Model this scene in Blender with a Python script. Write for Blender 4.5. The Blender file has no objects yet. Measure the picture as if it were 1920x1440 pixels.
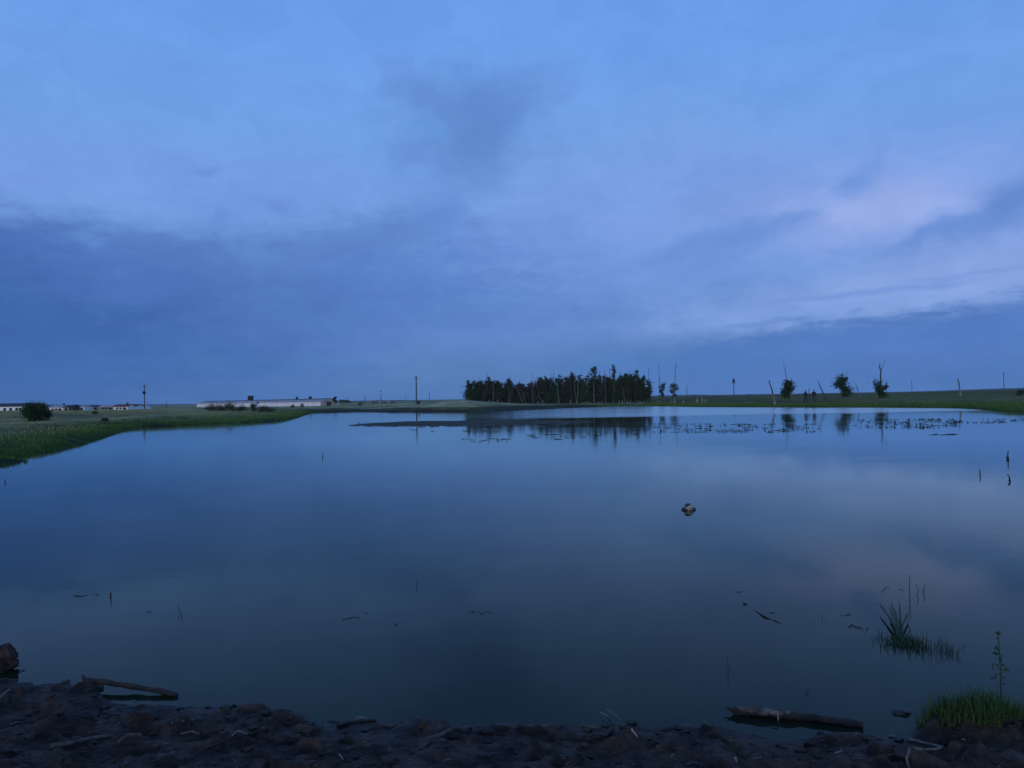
import bpy, math, random
import numpy as np
from mathutils import Vector, Matrix, geometry

rng = np.random.default_rng(7)
random.seed(7)
scn = bpy.context.scene
COL = scn.collection
R = math.radians

# ------------------------------------------------------------------ camera
CAM_H = 1.7
FPX = 1450.0                      # focal length in pixels of the 1920 px wide photograph
PITCH, ROLL = R(1.055), R(0.97)
F_ = Vector((0, math.cos(PITCH), math.sin(PITCH)))
r0, u0 = Vector((1, 0, 0)), Vector((0, -math.sin(PITCH), math.cos(PITCH)))
R_ = r0 * math.cos(ROLL) - u0 * math.sin(ROLL)
U_ = r0 * math.sin(ROLL) + u0 * math.cos(ROLL)
cam_d = bpy.data.cameras.new('camera')
cam = bpy.data.objects.new('camera', cam_d)
COL.objects.link(cam)
m = Matrix((R_, U_, -F_)).transposed().to_4x4()
m.translation = Vector((0, 0, CAM_H))
cam.matrix_world = m
cam_d.sensor_width = 36.0
cam_d.lens = 36.0 * FPX / 1920.0
cam_d.clip_start = 0.05
cam_d.clip_end = 20000
scn.camera = cam
scn.view_settings.view_transform = 'Standard'
scn.view_settings.look = 'None'
scn.view_settings.gamma = 1.0
scn.view_settings.exposure = 0.0
scn.render.engine = 'CYCLES'
scn.cycles.max_bounces = 6
scn.cycles.use_denoising = True


def ray(px, py):
    return F_ + R_ * ((px - 960) / FPX) + U_ * ((720 - py) / FPX)


def at(px, py, z=0.0):
    """where the line of sight through a photo pixel meets the level z"""
    d = ray(px, py)
    t = (z - CAM_H) / d.z
    return Vector((d.x * t, d.y * t, z))


def far(px, py, D):
    """the point on the line of sight at D metres ahead"""
    d = ray(px, py)
    t = D / d.y
    return Vector((d.x * t, D, CAM_H + d.z * t))


def azel(px, py):
    d = ray(px, py).normalized()
    return math.atan2(d.x, d.y), math.asin(d.z)


def s2l(c):
    return tuple(((v / 255) / 12.92 if v / 255 <= 0.04045 else ((v / 255 + 0.055) / 1.055) ** 2.4) for v in c)


# ------------------------------------------------------------------ node helpers
class NT:
    def __init__(s, tree):
        s.t = tree
        s.n = tree.nodes
        s.l = tree.links

    def new(s, kind, **kw):
        nd = s.n.new(kind)
        for k, v in kw.items():
            setattr(nd, k, v)
        return nd

    def put(s, sock, v):
        if isinstance(v, bpy.types.NodeSocket):
            s.l.new(v, sock)
        elif v is not None:
            sock.default_value = v

    def math(s, op, a, b=None, c=None, clamp=False):
        nd = s.new('ShaderNodeMath', operation=op, use_clamp=clamp)
        s.put(nd.inputs[0], a)
        s.put(nd.inputs[1], b)
        s.put(nd.inputs[2], c)
        return nd.outputs[0]

    def vec(s, op, a, b=None, out=0):
        nd = s.new('ShaderNodeVectorMath', operation=op)
        s.put(nd.inputs[0], a)
        if b is not None:
            s.put(nd.inputs[1], b)
        return nd.outputs[out]

    def mix(s, f, a, b, mode='MIX'):
        nd = s.new('ShaderNodeMix', data_type='RGBA', blend_type=mode)
        s.put(nd.inputs[0], f)
        for i, v in ((6, a), (7, b)):
            if isinstance(v, tuple) and len(v) == 3:
                v = (*v, 1)
            s.put(nd.inputs[i], v)
        return nd.outputs[2]

    def ramp(s, v, a, b, lo=0.0, hi=1.0, smooth=True):
        nd = s.new('ShaderNodeMapRange', interpolation_type='SMOOTHSTEP' if smooth else 'LINEAR')
        s.put(nd.inputs[0], v)
        for i, q in ((1, a), (2, b), (3, lo), (4, hi)):
            nd.inputs[i].default_value = q
        return nd.outputs[0]

    def noise(s, v, scale, detail=3, rough=0.55, dist=0.0, out=0):
        nd = s.new('ShaderNodeTexNoise')
        s.put(nd.inputs['Vector'], v)
        nd.inputs['Scale'].default_value = scale
        nd.inputs['Detail'].default_value = detail
        nd.inputs['Roughness'].default_value = rough
        nd.inputs['Distortion'].default_value = dist
        return nd.outputs[out]

    def xyz(s, x, y, z):
        nd = s.new('ShaderNodeCombineXYZ')
        for i, v in enumerate((x, y, z)):
            s.put(nd.inputs[i], v)
        return nd.outputs[0]


# ------------------------------------------------------------------ sky (world) and the low sun
SUN_EL, SUN_AZ = R(5.0), R(190)          # azimuth clockwise from the view direction: low, behind the camera
world = bpy.data.worlds.new('World')
scn.world = world
world.use_nodes = True
w = NT(world.node_tree)
w.n.clear()
geo = w.new('ShaderNodeTexCoord')
sep = w.new('ShaderNodeSeparateXYZ')
w.l.new(geo.outputs['Generated'], sep.inputs[0])
dx, dy, dz = sep.outputs
az = w.math('ARCTAN2', dx, dy)
el = w.math('ARCSINE', dz)
flat = w.xyz(az, el, 0.0)
big = w.noise(flat, 5.0, 4, 0.55, 0.3, out=1)
fine = w.noise(flat, 17.0, 4, 0.6, 0.2, out=1)
wob = w.vec('ADD', w.vec('MULTIPLY', w.vec('SUBTRACT', big, (.5, .5, .5)), (0.16, 0.085, 0)),
            w.vec('MULTIPLY', w.vec('SUBTRACT', fine, (.5, .5, .5)), (0.05, 0.022, 0)))
warp = w.vec('ADD', flat, wob)
calm = w.vec('ADD', flat, w.vec('MULTIPLY', wob, (0.3, 0.3, 0)))
seph = w.new('ShaderNodeSeparateXYZ')
w.l.new(w.vec('ADD', flat, w.vec('MULTIPLY', wob, (0.4, 0.25, 0))), seph.inputs[0])

cr = w.new('ShaderNodeValToRGB')
cr.color_ramp.interpolation = 'EASE'
stops = [(747, (74, 120, 186)), (690, (76, 123, 188)), (600, (90, 132, 202)), (500, (104, 145, 215)), (400, (114, 155, 225)),
         (250, (113, 160, 231)), (100, (108, 159, 233)), (0, (107, 157, 233)), (-250, (96, 142, 214)), (-650, (88, 118, 168))]
e = cr.color_ramp.elements
while len(e) > 1:
    e.remove(e[-1])
for i, (py, c) in enumerate(stops):
    pos = max(0.0, azel(960, py)[1] / R(60))
    k = e[0] if i == 0 else e.new(pos)
    k.position = pos
    k.color = (*s2l(c), 1)
w.l.new(w.math('DIVIDE', seph.outputs[1], R(60), clamp=True), cr.inputs[0])
nish = w.new('ShaderNodeTexSky', sky_type='NISHITA', sun_disc=False)
nish.sun_elevation = SUN_EL
nish.sun_rotation = SUN_AZ
clear = w.mix(1.0, nish.outputs[0], (0.16, 0.22, 0.34), 'MULTIPLY')
sky = w.mix(0.05, cr.outputs[0], clear)

rag1 = w.math('SUBTRACT', w.noise(w.vec('MULTIPLY', flat, (1, 2.2, 1)), 13.0, 7, .68, .25), .5)
rag2 = w.math('SUBTRACT', w.noise(w.vec('MULTIPLY', w.vec('ADD', flat, (3.7, 1.9, 0)), (1, 3.2, 1)), 22.0, 6, .66, .4), .5)
_nc = [0]


def cloud(px, py, rx, ry, deg, col, strength, soft=1.0, src=None):
    """a bank of cloud fixed at a compass direction and elevation"""
    global sky
    a, b = azel(px, py)
    mp = w.new('ShaderNodeMapping', vector_type='TEXTURE')
    w.l.new(src or warp, mp.inputs[0])
    mp.inputs['Location'].default_value = (a, b, 0)
    mp.inputs['Rotation'].default_value = (0, 0, R(deg))
    mp.inputs['Scale'].default_value = (rx / FPX, ry / FPX, 1)
    ln = w.vec('LENGTH', mp.outputs[0], out=1)
    _nc[0] += 1
    ln = w.math('ADD', ln, w.math('MULTIPLY', rag1 if _nc[0] % 2 else rag2, 1.1))
    f = w.ramp(ln, 1.0 + 0.35 * soft, max(0.0, 1.0 - soft), 0.0, strength)
    sky = w.mix(f, sky, s2l(col))


# px, py in the photograph, radii in px, slant (degrees, up to the right), colour
cloud(100, 330, 520, 70, 4, (120, 158, 230), .6)
cloud(1150, 300, 330, 120, 10, (122, 163, 230), .6)
cloud(1300, 400, 480, 140, 5, (125, 159, 226), .75)
cloud(1650, 385, 300, 90, 0, (138, 166, 230), .85)
cloud(1630, 405, 190, 48, -3, (155, 175, 233), .85)
cloud(1850, 480, 270, 62, 6, (141, 168, 229), .8)

cloud(1000, 470, 170, 90, 0, (116, 150, 222), .7)
cloud(960, 590, 260, 80, 0, (96, 136, 205), .7)
cloud(450, 380, 200, 60, 0, (112, 152, 224), .5)
# dark bank low on the left
cloud(620, 560, 420, 140, 8, (88, 128, 200), .85, .8)
cloud(250, 600, 470, 170, 0, (74, 114, 182), .9, .75)
cloud(40, 640, 330, 190, 0, (58, 100, 168), .9, .8)
cloud(60, 490, 330, 62, -5, (78, 116, 188), .8, .5, calm)
cloud(-250, 560, 320, 150, 0, (62, 104, 172), .8, .8)
cloud(330, 470, 150, 40, -8, (84, 122, 192), .65, .9)
cloud(700, 450, 210, 52, 14, (92, 131, 200), .75, .85)
cloud(830, 390, 70, 52, 20, (100, 140, 212), .7, 1)
cloud(300, 690, 420, 60, 0, (66, 112, 178), .6, 1)
# mauve cloud high in the middle
cloud(870, 240, 170, 105, -8, (97, 138, 206), .92, .85)
cloud(1010, 160, 60, 60, 30, (106, 147, 217), .55, 1)
cloud(880, 330, 120, 40, 0, (104, 144, 214), .6, 1)
cloud(740, 130, 75, 26, -38, (106, 148, 222), .7, 1)
cloud(800, 185, 110, 26, -20, (98, 138, 208), .7, 1)
cloud(940, 195, 100, 45, 20, (98, 139, 210), .6, 1)
cloud(745, 290, 40, 50, 0, (105, 145, 218), .7, .9)
cloud(800, 235, 55, 22, 0, (101, 152, 220), .6, .9)
cloud(520, 385, 40, 16, -20, (104, 142, 214), .7, 1)
cloud(410, 325, 26, 10, 10, (105, 144, 214), .7, 1)
cloud(415, 405, 16, 22, 0, (106, 145, 216), .6, 1)
# streaks on the right
cloud(1330, 462, 190, 24, 13, (103, 143, 214), .8, 1)
cloud(1470, 413, 60, 9, 14, (104, 143, 214), .7, 1)
cloud(1590, 348, 42, 24, 20, (108, 146, 218), .8, 1)
cloud(1640, 320, 80, 22, 40, (112, 150, 224), .5, 1)
cloud(1880, 395, 120, 34, 18, (97, 136, 206), .85, .8)
cloud(1770, 440, 110, 13, 13, (104, 141, 212), .8, .9)
cloud(1350, 575, 260, 26, 5, (100, 141, 210), .6, 1)
cloud(1760, 538, 540, 60, 4.5, (139, 168, 228), .9, .9, calm)
cloud(1480, 590, 260, 14, 5.5, (126, 160, 224), .8, 1, calm)
cloud(1620, 548, 190, 7, 4, (108, 144, 214), .7, 1, calm)
cloud(1800, 512, 120, 5, 3, (118, 150, 218), .6, 1, calm)
cloud(1450, 604, 130, 5, 3, (104, 142, 210), .6, 1, calm)

# level dark bank low on the right
cloud(1760, 672, 680, 92, 4.2, (82, 123, 192), .95, .35, calm)
cloud(1850, 612, 400, 28, 4.2, (84, 126, 200), .7, .6, calm)
cloud(1250, 690, 320, 60, 0, (78, 124, 190), .7, 1)
cloud(1850, 700, 300, 35, 0, (76, 120, 184), .6, 1)
# fine mottling, laid out on a level cloud sheet so that it flattens towards the horizon
up = w.math('MAXIMUM', w.math('ADD', dz, 0.06), 0.02)
sheet = w.xyz(w.math('DIVIDE', dx, up), w.math('DIVIDE', dy, up), 0.0)
mot = w.noise(sheet, 0.9, 6, 0.6, 0.4)
sky = w.mix(1.0, sky, w.mix(w.ramp(mot, 0.3, 0.7), (0.975, 0.975, 0.98), (1.02, 1.02, 1.015)), 'MULTIPLY')
pat = w.noise(w.vec('MULTIPLY', warp, (1, 1.7, 1)), 9.0, 6, .64, .5)
sky = w.mix(1.0, sky, w.mix(w.ramp(pat, .32, .68), (0.945, 0.95, 0.965), (1.055, 1.045, 1.03)), 'MULTIPLY')
# below the horizon (never seen: the ground covers it)
bg = w.new('ShaderNodeBackground')
w.l.new(sky, bg.inputs[0])
bg.inputs[1].default_value = 1.0
wo = w.new('ShaderNodeOutputWorld')
w.l.new(bg.outputs[0], wo.inputs[0])
world.cycles.sampling_method = 'MANUAL'
world.cycles.sample_map_resolution = 512

sd = bpy.data.lights.new('sun', 'SUN')
sd.energy = 0.95
sd.angle = R(14)
sd.color = (1.0, 0.94, 0.91)
so = bpy.data.objects.new('sun', sd)
COL.objects.link(so)
sv = Vector((math.sin(SUN_AZ) * math.cos(SUN_EL), math.cos(SUN_AZ) * math.cos(SUN_EL), math.sin(SUN_EL)))
so.rotation_euler = sv.to_track_quat('Z', 'Y').to_euler()


# ------------------------------------------------------------------ materials
def material(name, col, col2=None, scale=4.0, rough=0.85, bump=0.0, bscale=None, spec=0.3, island=False, detail=4,
             stretch=None):
    mt = bpy.data.materials.new(name)
    mt.use_nodes = True
    t = NT(mt.node_tree)
    b = t.n['Principled BSDF']
    tc = t.new('ShaderNodeTexCoord').outputs['Object']
    if stretch:
        tc = t.vec('MULTIPLY', tc, stretch)
    b.inputs['Roughness'].default_value = rough
    b.inputs['Specular IOR Level'].default_value = spec
    if col2 is None:
        col2 = tuple(c * 0.6 for c in col)
    n = t.ramp(t.noise(tc, scale, detail), 0.3, 0.7)
    c = t.mix(n, col, col2)
    if island:
        g = t.new('ShaderNodeNewGeometry')
        c = t.mix(g.outputs['Random Per Island'], col, col2)
    t.l.new(c, b.inputs['Base Color'])
    if bump:
        bn = t.new('ShaderNodeBump')
        bn.inputs['Strength'].default_value = bump
        bn.inputs['Distance'].default_value = 0.02
        t.l.new(t.noise(tc, bscale or scale * 3, 5, 0.65), bn.inputs['Height'])
        t.l.new(bn.outputs[0], b.inputs['Normal'])
    return mt


M = {
    'leaf': material('leaf_dark', (0.018, 0.028, 0.016), (0.048, 0.062, 0.036), island=True, spec=.1),
    'leaf2': material('leaf_green', (0.016, 0.036, 0.014), (0.040, 0.072, 0.030), island=True, spec=.1),
    'leaf3': material('leaf_brown', (0.026, 0.027, 0.022), (0.050, 0.050, 0.040), island=True, spec=.1),
    'bark': material('bark_dark', (0.05, 0.042, 0.036), (0.10, 0.085, 0.07), 6, bump=.5),
    'pale': material('bark_pale', (0.28, 0.27, 0.24), (0.10, 0.095, 0.085), 3.0, bump=.4),
    'stumpwood': material('stump_weathered', (0.26, 0.25, 0.22), (0.10, 0.095, 0.085), 2.0, bump=.4),
    'dead': material('dead_wood', (0.030, 0.030, 0.033), (0.07, 0.067, 0.066), 3, bump=.5),
    'concrete': material('concrete', (0.085, 0.085, 0.09), (0.05, 0.05, 0.055), 5),
    'metal': material('metal_dark', (0.025, 0.028, 0.036), (0.018, 0.02, 0.026), 5, rough=.8, spec=.1),
    'porcelain': material('porcelain', (0.75, 0.75, 0.72), (0.6, 0.6, 0.6), 5, rough=.3),
    'white': material('whitewash', (0.90, 0.89, 0.87), (0.80, 0.79, 0.78), 0.25, bump=.2),
    'greywall': material('grey_render', (0.34, 0.34, 0.33), (0.24, 0.24, 0.235), 0.6, bump=.2),
    'slate': material('roof_asbestos', (0.42, 0.41, 0.45), (0.30, 0.295, 0.33), 0.4, bump=.3),
    'shutter': material('shutter_pale', (0.66, 0.65, 0.65), (0.52, 0.51, 0.52), .5),
    'redroof': material('roof_red', (0.16, 0.045, 0.045), (0.10, 0.035, 0.04), 0.6),
    'darkroof': material('roof_dark', (0.045, 0.045, 0.06), (0.03, 0.03, 0.04), 0.6),
    'glass': material('window_dark', (0.02, 0.02, 0.025), (0.03, 0.03, 0.035), 1, rough=.15, spec=.5),
    'wood': material('door_wood', (0.035, 0.03, 0.028), (0.05, 0.04, 0.035), 3),
    'log': material('log_wet', (0.016, 0.013, 0.012), (0.042, 0.034, 0.030), 9, rough=.6, bump=.9, bscale=40, stretch=(1, 1, 1)),
    'logpale': material('wood_bare', (0.125, 0.112, 0.105), (0.05, 0.044, 0.040), 20, bump=.6, bscale=60),
    'barewood': material('wood_stripped', (0.24, 0.225, 0.20), (0.06, 0.05, 0.045), 11, bump=.6, bscale=60),
    'straw': material('straw', (0.38, 0.34, 0.28), (0.22, 0.19, 0.15), 30, island=True),
    'litter': material('litter', (0.26, 0.23, 0.19), (0.06, 0.05, 0.04), 30, island=True),
    'twig': material('twig_pale', (0.25, 0.21, 0.18), (0.13, 0.11, 0.095), 40, bump=.4, bscale=120),
    'grass': material('grass_blade', (0.014, 0.045, 0.008), (0.050, 0.115, 0.022), island=True, rough=.6),
    'clumpgreen': material('clump_blade', (0.014, 0.036, 0.012), (0.036, 0.072, 0.022), island=True, rough=.6),
    'deadblade': material('dead_blade', (0.11, 0.095, 0.05), (0.055, 0.045, 0.025), island=True),
    'grassdry': material('grass_bank', (0.17, 0.20, 0.07), (0.30, 0.30, 0.13), island=True),
    'grasswet': material('grass_bank_green', (0.045, 0.115, 0.018), (0.12, 0.19, 0.036), island=True),
    'reed': material('water_plant', (0.018, 0.024, 0.018), (0.035, 0.045, 0.030), island=True, spec=.2),
    'weedmat': material('water_weed', (0.050, 0.055, 0.038), (0.024, 0.028, 0.020), 2.5, bump=.6, bscale=9),
    'stone': material('stone_pale', (0.42, 0.38, 0.36), (0.25, 0.22, 0.21), 14, bump=.6, bscale=45),
    'stonewet': material('stone_wet', (0.03, 0.03, 0.035), (0.05, 0.045, 0.045), 14, rough=.35, bump=.5, bscale=45),
    'stump': material('stump_wood', (0.070, 0.046, 0.036), (0.018, 0.014, 0.012), 14, bump=1.0, bscale=40),
    'skin': material('skin', (0.15, 0.10, 0.08), (0.13, 0.085, 0.065), 8),
    'cloth': material('cloth_dark', (0.022, 0.022, 0.028), (0.035, 0.033, 0.04), 12),
    'cloth2': material('cloth_grey', (0.07, 0.065, 0.065), (0.045, 0.043, 0.045), 12),
    'hair': material('hair', (0.012, 0.010, 0.009), (0.02, 0.016, 0.014), 30),
    'hidedark': material('hide_black_white', (0.012, 0.011, 0.013), (0.32, 0.30, 0.28), 0.8),
    'hidepale': material('hide_pale', (0.40, 0.37, 0.34), (0.20, 0.16, 0.13), 1.1),
}


# ------------------------------------------------------------------ mesh helpers
class MB:
    """collects shapes into ONE mesh"""

    def __init__(s):
        s.v, s.f, s.mi = [], [], []
        s.n = 0

    def add(s, v, f, mi=0):
        v = np.asarray(v, float).reshape(-1, 3)
        s.v.append(v)
        s.f.extend([tuple(int(i) + s.n for i in q) for q in f])
        s.mi.extend([mi] * len(f))
        s.n += len(v)

    def box(s, c, d, mi=0, M3=None):
        c, d = np.array(c, float), np.array(d, float) / 2
        v = np.array([(x, y, z) for x in (-1, 1) for y in (-1, 1) for z in (-1, 1)]) * d
        if M3 is not None:
            v = v @ np.array(M3).T
        s.add(v + c, [(0, 1, 3, 2), (4, 6, 7, 5), (0, 4, 5, 1), (2, 3, 7, 6), (0, 2, 6, 4), (1, 5, 7, 3)], mi)

    def tube(s, pts, rad, sides=6, mi=0, rough=0.0):
        pts = [np.array(p, float) for p in pts]
        n = len(pts)
        if not hasattr(rad, '__len__'):
            rad = [rad] * n
        V = []
        for i, p in enumerate(pts):
            t = pts[min(i + 1, n - 1)] - pts[max(i - 1, 0)]
            t = t / (np.linalg.norm(t) + 1e-9)
            a = np.array((0, 0, 1.0)) if abs(t[2]) < .8 else np.array((1.0, 0, 0))
            x = np.cross(t, a)
            x /= np.linalg.norm(x)
            y = np.cross(t, x)
            for k in range(sides):
                th = 2 * math.pi * k / sides
                rr = rad[i] * (1 + rough * rng.uniform(-1, 1))
                V.append(p + rr * (x * math.cos(th) + y * math.sin(th)))
        Fs = []
        for i in range(n - 1):
            for k in range(sides):
                a, b = i * sides + k, i * sides + (k + 1) % sides
                Fs.append((a, b, b + sides, a + sides))
        Fs.append(tuple(range(sides - 1, -1, -1)))
        Fs.append(tuple((n - 1) * sides + k for k in range(sides)))
        s.add(V, Fs, mi)

    def leaves(s, P, size, mi=0, flatten=0.0):
        """a small four-sided leaf cluster with a fold at every point of P"""
        P = np.asarray(P, float)
        n = len(P)
        if n == 0:
            return
        a = rng.normal(size=(n, 3))
        a /= np.linalg.norm(a, axis=1)[:, None]
        b = np.cross(a, rng.normal(size=(n, 3)))
        b /= np.linalg.norm(b, axis=1)[:, None] + 1e-9
        sz = (np.asarray(size) * rng.uniform(.5, 1.25, n))[:, None] if np.ndim(size) == 0 else size[:, None]
        q = np.stack([P - a * sz, P - b * sz * .55, P + a * sz, P + b * sz * .55], 1).reshape(-1, 3)
        s.add(q, [(4 * i, 4 * i + 1, 4 * i + 2, 4 * i + 3) for i in range(n)], mi)

    def blades(s, P, h, wd, lean=0.35, seg=1, mi=0, droop=0.0):
        """grass blades rooted at P"""
        P = np.asarray(P, float)
        n = len(P)
        th = rng.uniform(0, 2 * math.pi, n)
        side = np.stack([np.cos(th), np.sin(th), np.zeros(n)], 1)
        ph = rng.uniform(0, 2 * math.pi, n)
        ln = rng.uniform(0, lean, n)
        tip = np.stack([np.cos(ph) * ln, np.sin(ph) * ln, np.ones(n)], 1)
        hh = (h * rng.uniform(.45, 1.1, n))[:, None]
        wv = side * (wd * rng.uniform(.6, 1.2, n))[:, None] / 2
        if seg == 1:
            q = np.stack([P - wv, P + wv, P + tip * hh], 1).reshape(-1, 3)
            s.add(q, [(3 * i, 3 * i + 1, 3 * i + 2) for i in range(n)], mi)
        else:
            rows = []
            for j in range(seg):
                t = j / seg
                c = P + np.stack([tip[:, 0] * t ** 1.8, tip[:, 1] * t ** 1.8, t - droop * t ** 2 * ln / lean], 1) * hh
                rows += [c - wv * (1 - t * .75), c + wv * (1 - t * .75)]
            c = P + np.stack([tip[:, 0], tip[:, 1], 1 - droop * ln / lean], 1) * hh
            rows.append(c)
            q = np.stack(rows, 1).reshape(-1, 3)
            k = 2 * seg + 1
            fs = []
            for i in range(n):
                o = i * k
                for j in range(seg - 1):
                    fs.append((o + 2 * j, o + 2 * j + 1, o + 2 * j + 3, o + 2 * j + 2))
                fs.append((o + 2 * seg - 2, o + 2 * seg - 1, o + 2 * seg))
            s.add(q, fs, mi)

    def build(s, name, mats, parent=None, smooth=False, loc=None):
        me = bpy.data.meshes.new(name)
        v = np.concatenate(s.v) if s.v else np.zeros((0, 3))
        off = np.zeros(3) if loc is None else np.array(loc, float)
        me.from_pydata((v - off).tolist(), [], s.f)
        for mt in (mats if isinstance(mats, (list, tuple)) else [mats]):
            me.materials.append(M[mt] if isinstance(mt, str) else mt)
        if len(me.materials) > 1:
            me.polygons.foreach_set('material_index', s.mi)
        if smooth:
            me.polygons.foreach_set('use_smooth', [True] * len(me.polygons))
        me.update()
        o = bpy.data.objects.new(name, me)
        COL.objects.link(o)
        if parent is not None:
            o.parent = parent
        elif loc is not None:
            o.location = loc
        return o


def tag(o, label=None, cat=None, group=None, kind=None):
    for k, v in (('label', label), ('category', cat), ('group', group), ('kind', kind)):
        if v:
            o[k] = v
    return o


def thing(name, loc, label, cat, group=None, rz=0.0):
    o = bpy.data.objects.new(name, None)
    o.empty_display_size = 0.2
    COL.objects.link(o)
    o.location = loc
    o.rotation_euler = (0, 0, rz)
    return tag(o, label, cat, group)


def copy_tree(o, parent=None):
    c = o.copy()
    COL.objects.link(c)
    c.parent = parent
    for ch in list(o.children):
        copy_tree(ch, c)
    return c


def skin(name, nodes, edges, mat, parent=None, sub=1, loc=None):
    """nodes: {key: (xyz, radius or (rx, ry))}; one continuous surface"""
    keys = list(nodes)
    idx = {k: i for i, k in enumerate(keys)}
    me = bpy.data.meshes.new(name)
    me.from_pydata([tuple(nodes[k][0]) for k in keys], [(idx[a], idx[b]) for a, b in edges], [])
    o = bpy.data.objects.new(name, me)
    COL.objects.link(o)
    md = o.modifiers.new('skin', 'SKIN')
    md.use_smooth_shade = True
    if sub:
        sb = o.modifiers.new('sub', 'SUBSURF')
        sb.levels = sub
        sb.render_levels = sub
    for i, k in enumerate(keys):
        r = nodes[k][1]
        sv_ = me.skin_vertices[0].data[i]
        sv_.radius = (r, r) if not hasattr(r, '__len__') else r
        sv_.use_root = i == 0
    dg = bpy.context.evaluated_depsgraph_get()
    dg.update()
    me2 = bpy.data.meshes.new_from_object(o.evaluated_get(dg))
    o.modifiers.clear()
    o.data = me2
    me2.materials.clear()
    me2.materials.append(M[mat])
    if parent is not None:
        o.parent = parent
    return o


# ------------------------------------------------------------------ numpy noise
def vnoise(x, y, seed=0):
    """smooth value noise, about -1..1"""
    xi, yi = np.floor(x).astype(np.int64), np.floor(y).astype(np.int64)
    xf, yf = x - xi, y - yi
    xf, yf = xf * xf * (3 - 2 * xf), yf * yf * (3 - 2 * yf)

    def h(a, b):
        n = (a * 374761393 + b * 668265263 + seed * 1442695041) & 0x7fffffff
        n = ((n ^ (n >> 13)) * 1274126177) & 0x7fffffff
        return ((n ^ (n >> 16)) & 0xffff) / 32767.5 - 1
    return (h(xi, yi) * (1 - xf) + h(xi + 1, yi) * xf) * (1 - yf) + (h(xi, yi + 1) * (1 - xf) + h(xi + 1, yi + 1) * xf) * yf


def fbm(x, y, oct=4, seed=0):
    s, a = 0, 1
    for i in range(oct):
        s = s + a * vnoise(x * 2 ** i + 17.3 * i, y * 2 ** i - 9.1 * i, seed + i)
        a *= .5
    return s


# ------------------------------------------------------------------ lake outline and terrain height
near_px = [(-400, 1300), (-150, 1285), (0, 1278), (60, 1284), (150, 1290), (200, 1322), (310, 1334), (400, 1333), (480, 1325),
           (560, 1338), (600, 1354), (740, 1354), (800, 1346), (880, 1360), (960, 1356), (1040, 1368), (1100, 1372),
           (1150, 1356), (1250, 1356), (1310, 1356), (1400, 1374), (1480, 1384), (1560, 1376), (1620, 1380),
           (1700, 1374), (1725, 1352), (1920, 1345), (2100, 1345), (2400, 1370)]
near = [at(a, b).to_2d() for a, b in near_px]
left_px = [(-40, 884), (0, 875), (30, 869), (47, 865.5), (36, 863), (8, 864), (6, 861), (45, 856), (100, 844), (150, 833), (200, 817), (235, 806), (280, 799), (340, 797), (400, 794), (470, 792),
           (540, 787), (560, 782), (575, 776), (590, 773.2), (640, 772), (740, 772.2), (800, 772), (850, 772.5), (900, 772),
           (960, 770), (1010, 768), (1060, 765.5), (1120, 763), (1180, 761.5), (1250, 762), (1300, 763), (1400, 763.5),
           (1500, 764), (1600, 764), (1700, 764.5), (1800, 765.5), (1840, 768), (1900, 772), (1960, 774)]
farpts = [at(a, b).to_2d() for a, b in left_px]
outline = [Vector((-14, 6.2)), Vector((-24, 9)), Vector((-24, 15))] + farpts + [Vector((52, 44)), Vector((58, 24)), Vector((38, 9)), Vector((16, 4.6))]
poly = [Vector(p) for p in outline] + list(reversed(near))
PA = np.array([tuple(p) for p in poly])
PB = np.roll(PA, -1, 0)


def sdist(x, y):
    """signed distance to the shoreline: negative in the lake"""
    x, y = np.asarray(x, float), np.asarray(y, float)
    best = np.full(x.shape, 1e9)
    inside = np.zeros(x.shape, bool)
    for (ax, ay), (bx, by) in zip(PA, PB):
        ex, ey = bx - ax, by - ay
        t = np.clip(((x - ax) * ex + (y - ay) * ey) / (ex * ex + ey * ey), 0, 1)
        best = np.minimum(best, np.hypot(x - ax - t * ex, y - ay - t * ey))
        if by != ay:
            c = ((ay > y) != (by > y)) & (x < (bx - ax) * (y - ay) / (by - ay) + ax)
            inside ^= c
    return np.where(inside, -best, best)


tb_px = [-900, 0, 150, 280, 400, 500, 600, 700, 850, 1000, 1250, 1500, 1700, 1920, 2600]
tb_n = [1.1, 1.2, 1.15, 1.32, 1.4, 1.15, .7, .45, .6, .75, .75, .85, 1.0, 1.25, 1.4]
tb_f = [-.3, -.3, -.3, -.2, -.2, -.1, .0, .15, .4, .6, .75, .85, 1.0, 1.45, 1.5]


def sst(x, a, b):
    t = np.clip((x - a) / (b - a), 0, 1)
    return t * t * (3 - 2 * t)


mound_c = far(862, 755, 150)


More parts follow.
